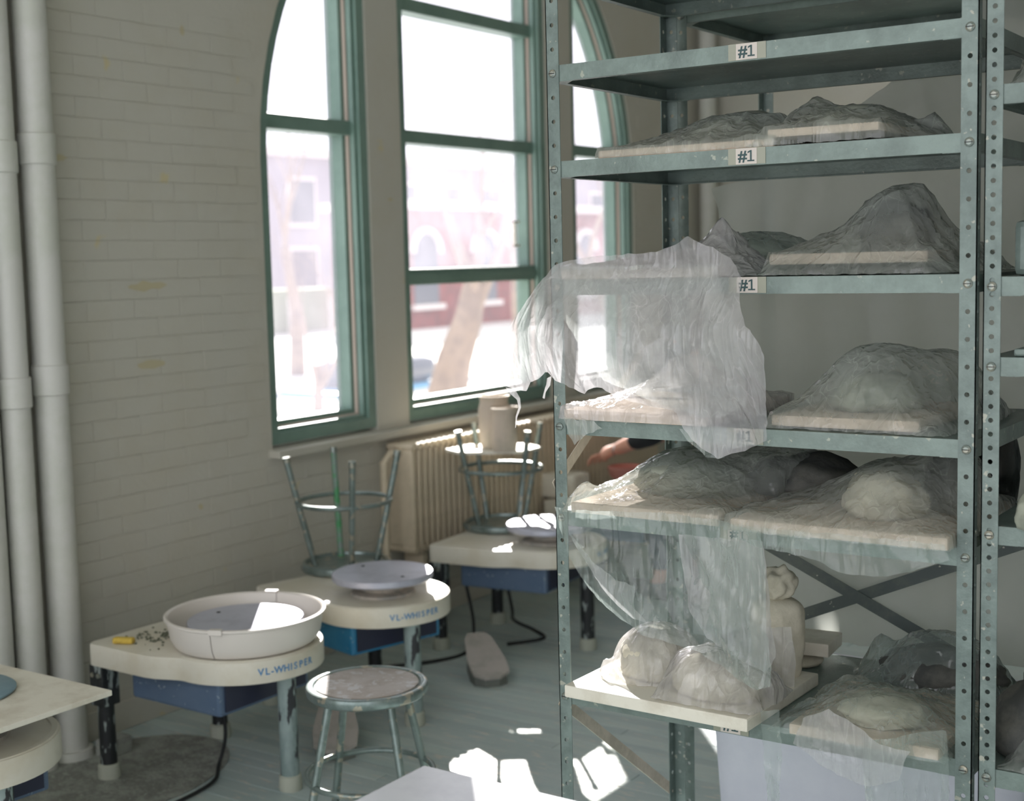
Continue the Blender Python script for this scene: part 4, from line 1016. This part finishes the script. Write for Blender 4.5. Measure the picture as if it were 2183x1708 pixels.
    for s in (-1, 1):
        m = MB(); m.box((.35, s*.205-.045, .0), (.60, s*.205+.045, .08), bev=.03); m.build('shoe', SHOE, t, smooth=True)
        m = MB(); c = Vector((.68, s*.115, .683)); pts = []
        for a in range(17):
            q = a*PI/8; pts.append(c+Vector((-.010*math.sin(q), .031*math.cos(q), .031*math.sin(q))))
        m.tube(pts, .004, 6, cap=False); m.build('bracelet', SILVER, t, smooth=True)
person()
m = MB(); m.lathe([(0, 0), (.05, 0), (.075, .03), (.085, .07), (.08, .075), (.07, .04), (.05, .012), (0, .01)], 32)
o = tag(m.build('clay_bowl', TERRA, auto=50), 'reddish clay bowl being thrown under the person\'s hands', 'bowl'); o.location = (-1.66, 3.2, .519)
m = MB(); m.box((-.1, -.08, 0), (.1, .08, .12), bev=.02)
o = tag(m.build('water_bucket', BOARDW, smooth=True), 'white tub standing on the far wheel table', 'tub'); o.location = (-1.93, 3.08, .4405)

# ------------------------------------------------------------------ outdoors
GZ = -.9
m = MB(); m.box((-90, -30, GZ-.3), (XW-.18, 110, GZ)); tag(m.build('ground', GROUND), kind='structure')
b = thing('far_building', 'red brick building with pale stone arches across the street', 'building', (-30, 36.5, GZ))
m = MB(); m.box((-3, 0, 0), (0, 40, 4.4)); m.build('facade', BRICKR, b)
m = MB(); m.box((-3.3, -.3, 4.4), (.5, 40.3, 4.7)); m.build('cornice', TRIMW, b)
for i in range(10):
    for fl_, zz in enumerate((.9,)):
        yy = 1.8+i*3.8
        mm = MB(); hw_ = .75; zs = zz+1.9
        for k in range(12):
            q0, q1 = PI*k/12, PI*(k+1)/12
            mm.add([(.02, yy+.75*math.cos(q0), zs+.75*math.sin(q0)), (.02, yy+.75*math.cos(q1), zs+.75*math.sin(q1)), (.02, yy, zs)], [(0, 1, 2)])
        mm.add([(.02, yy-.75, zz), (.02, yy+.75, zz), (.02, yy+.75, zs), (.02, yy-.75, zs)], [(0, 1, 2, 3)])
        f = MB()
        f.tube([(.05, yy+.85*math.cos(PI*k/14), zs+.85*math.sin(PI*k/14)) for k in range(15)], .14, 6)
        f.box((0, yy-.95, zz-.2), (.18, yy+.95, zz))
        fo = f.build('window', TRIMW, b); mm.build('pane', PANE, fo)
b = thing('far_building', 'made-up grey building, a darker backdrop beyond the window lights', 'building', (-48, 40, GZ))  # added building: a darker backdrop for the window view, in place of hazy woods
m = MB(); m.box((-8, 0, 0), (0, 56, 8)); m.build('facade', FARG, b)
m = MB(); m.box((-8.3, -.3, 8), (.5, 56.3, 8.4)); m.build('cornice', TRIMW, b)
for i in range(12):
    for zz in (1.0, 4.6):
        yy = 2.5+i*4.3; f = MB(); f.box((.0, yy-1.1, zz-.2), (.15, yy+1.1, zz+2.4)); fo = f.build('window', TRIMW, b)
        f = MB(); f.box((.151, yy-.95, zz), (.16, yy+.95, zz+2.2)); f.build('pane', PANE, fo)
def tree(x, y, H, r, label, seed, lean=(0, 0)):
    random.seed(seed); t = thing('bare_tree', label, 'tree', (x, y, GZ-.05))
    tr_ = MB(); br = MB()
    def grow(mb, p, d, ln, rr, dep):
        pts = [p]; rs = [rr]; q = p.copy(); dd = d.copy()
        for k in range(4):
            dd = (dd+Vector((random.uniform(-.18, .18), random.uniform(-.18, .18), .06))).normalized(); q = q+dd*ln/4; pts.append(q.copy()); rs.append(rr*(1-.13*(k+1)))
        mb.tube(pts, rs, 7 if dep < 3 else 4)
        if dep < 4:
            for _ in range(3 if dep < 4 else 2):
                nd = (dd+Vector((random.uniform(-.8, .8), random.uniform(-.8, .8), random.uniform(-.1, .6)))).normalized()
                grow(br, pts[random.choice((3, 4))], nd, ln*.68, rs[-1]*.62, dep+1)
    grow(tr_, Vector((0, 0, 0)), Vector((lean[0], lean[1], 1)).normalized(), H*.33, r, 0)
    tr_.build('trunk', BARK, t, smooth=True); br.build('branches', BARK, t, smooth=True)
tree(-10.5, 13.4, 7, .36, 'thick bare tree seen through the middle light', 5)
tree(-13, 19.0, 7, .22, 'slim bare tree right of the thick one', 9, (.1, .15))
tree(-9.5, 9.4, 4.2, .10, 'bare tree seen through the left light', 12, (.1, .25))
tree(-20, 20.5, 9, .2, 'bare tree far behind the left light', 22)
tree(-12, 21.5, 8, .2, 'bare tree seen through the right light', 31)
t = thing('hedge', 'low clipped hedge behind a fence outside the left light', 'hedge', (-34, 36, GZ))
m = MB(); m.box((-.6, -9, 0), (.6, 1, 1.6), bev=.2); m.build('hedge_body', HEDGE, t, smooth=True)
for i in range(5):
    m = MB(); m.box((.9, -8.5+i*2.2, 0), (1.0, -8.4+i*2.2, 1.3)); m.build('fence_post', TRIMW, t)
t = thing('parked_car', 'blue car parked across the street', 'car', (-16, 18.6, GZ-.75), math.radians(90))
m = MB(); m.box((-2.1, -.85, .3), (2.1, .85, .85), bev=.15); m.build('car_body', CARP, t, smooth=True)
m = MB(); m.box((-1.2, -.72, .84), (1.0, .72, 1.35), bev=.2); m.build('cabin', PANE, t, smooth=True)
for sx in (-1.35, 1.35):
    for sy in (-.8, .8):
        m = MB(); m.tube([(sx, sy-.1, .32), (sx, sy+.1, .32)], .32, 20); m.build('wheel', CORD, t, auto=40)
GROUPS = {'potters_wheel': "potter's wheels along the window wall", 'metal_stool': 'metal studio stools', 'ware_board': 'ware boards on the steel shelves', 'plastic_bag': 'plastic bags over clay on the shelves',
          'shelving_unit': 'steel shelving units', 'wall_pipe': 'cream pipes by the walls', 'foot_pedal': 'wheel foot pedals', 'power_cord': 'cords on the floor', 'vase': 'vases on the upturned stool', 'bare_tree': 'bare trees outside',
          'far_building': 'buildings across the street', 'clay_slab': 'clay forms on the shelves', 'clay_form': 'clay forms on the shelves', 'wrapped_clay': 'wrapped clay lumps on the shelves', 'film_strand': 'torn strands of film', 'film_scrap': 'torn scraps of film'}
for o in C.objects:
    g = GROUPS.get(o.name.split('.')[0])
    if g and o.parent is None and 'label' in o: o['group'] = g
print('objects', len(bpy.data.objects), 'tris', sum(len(m_.polygons)*2 for m_ in bpy.data.meshes))
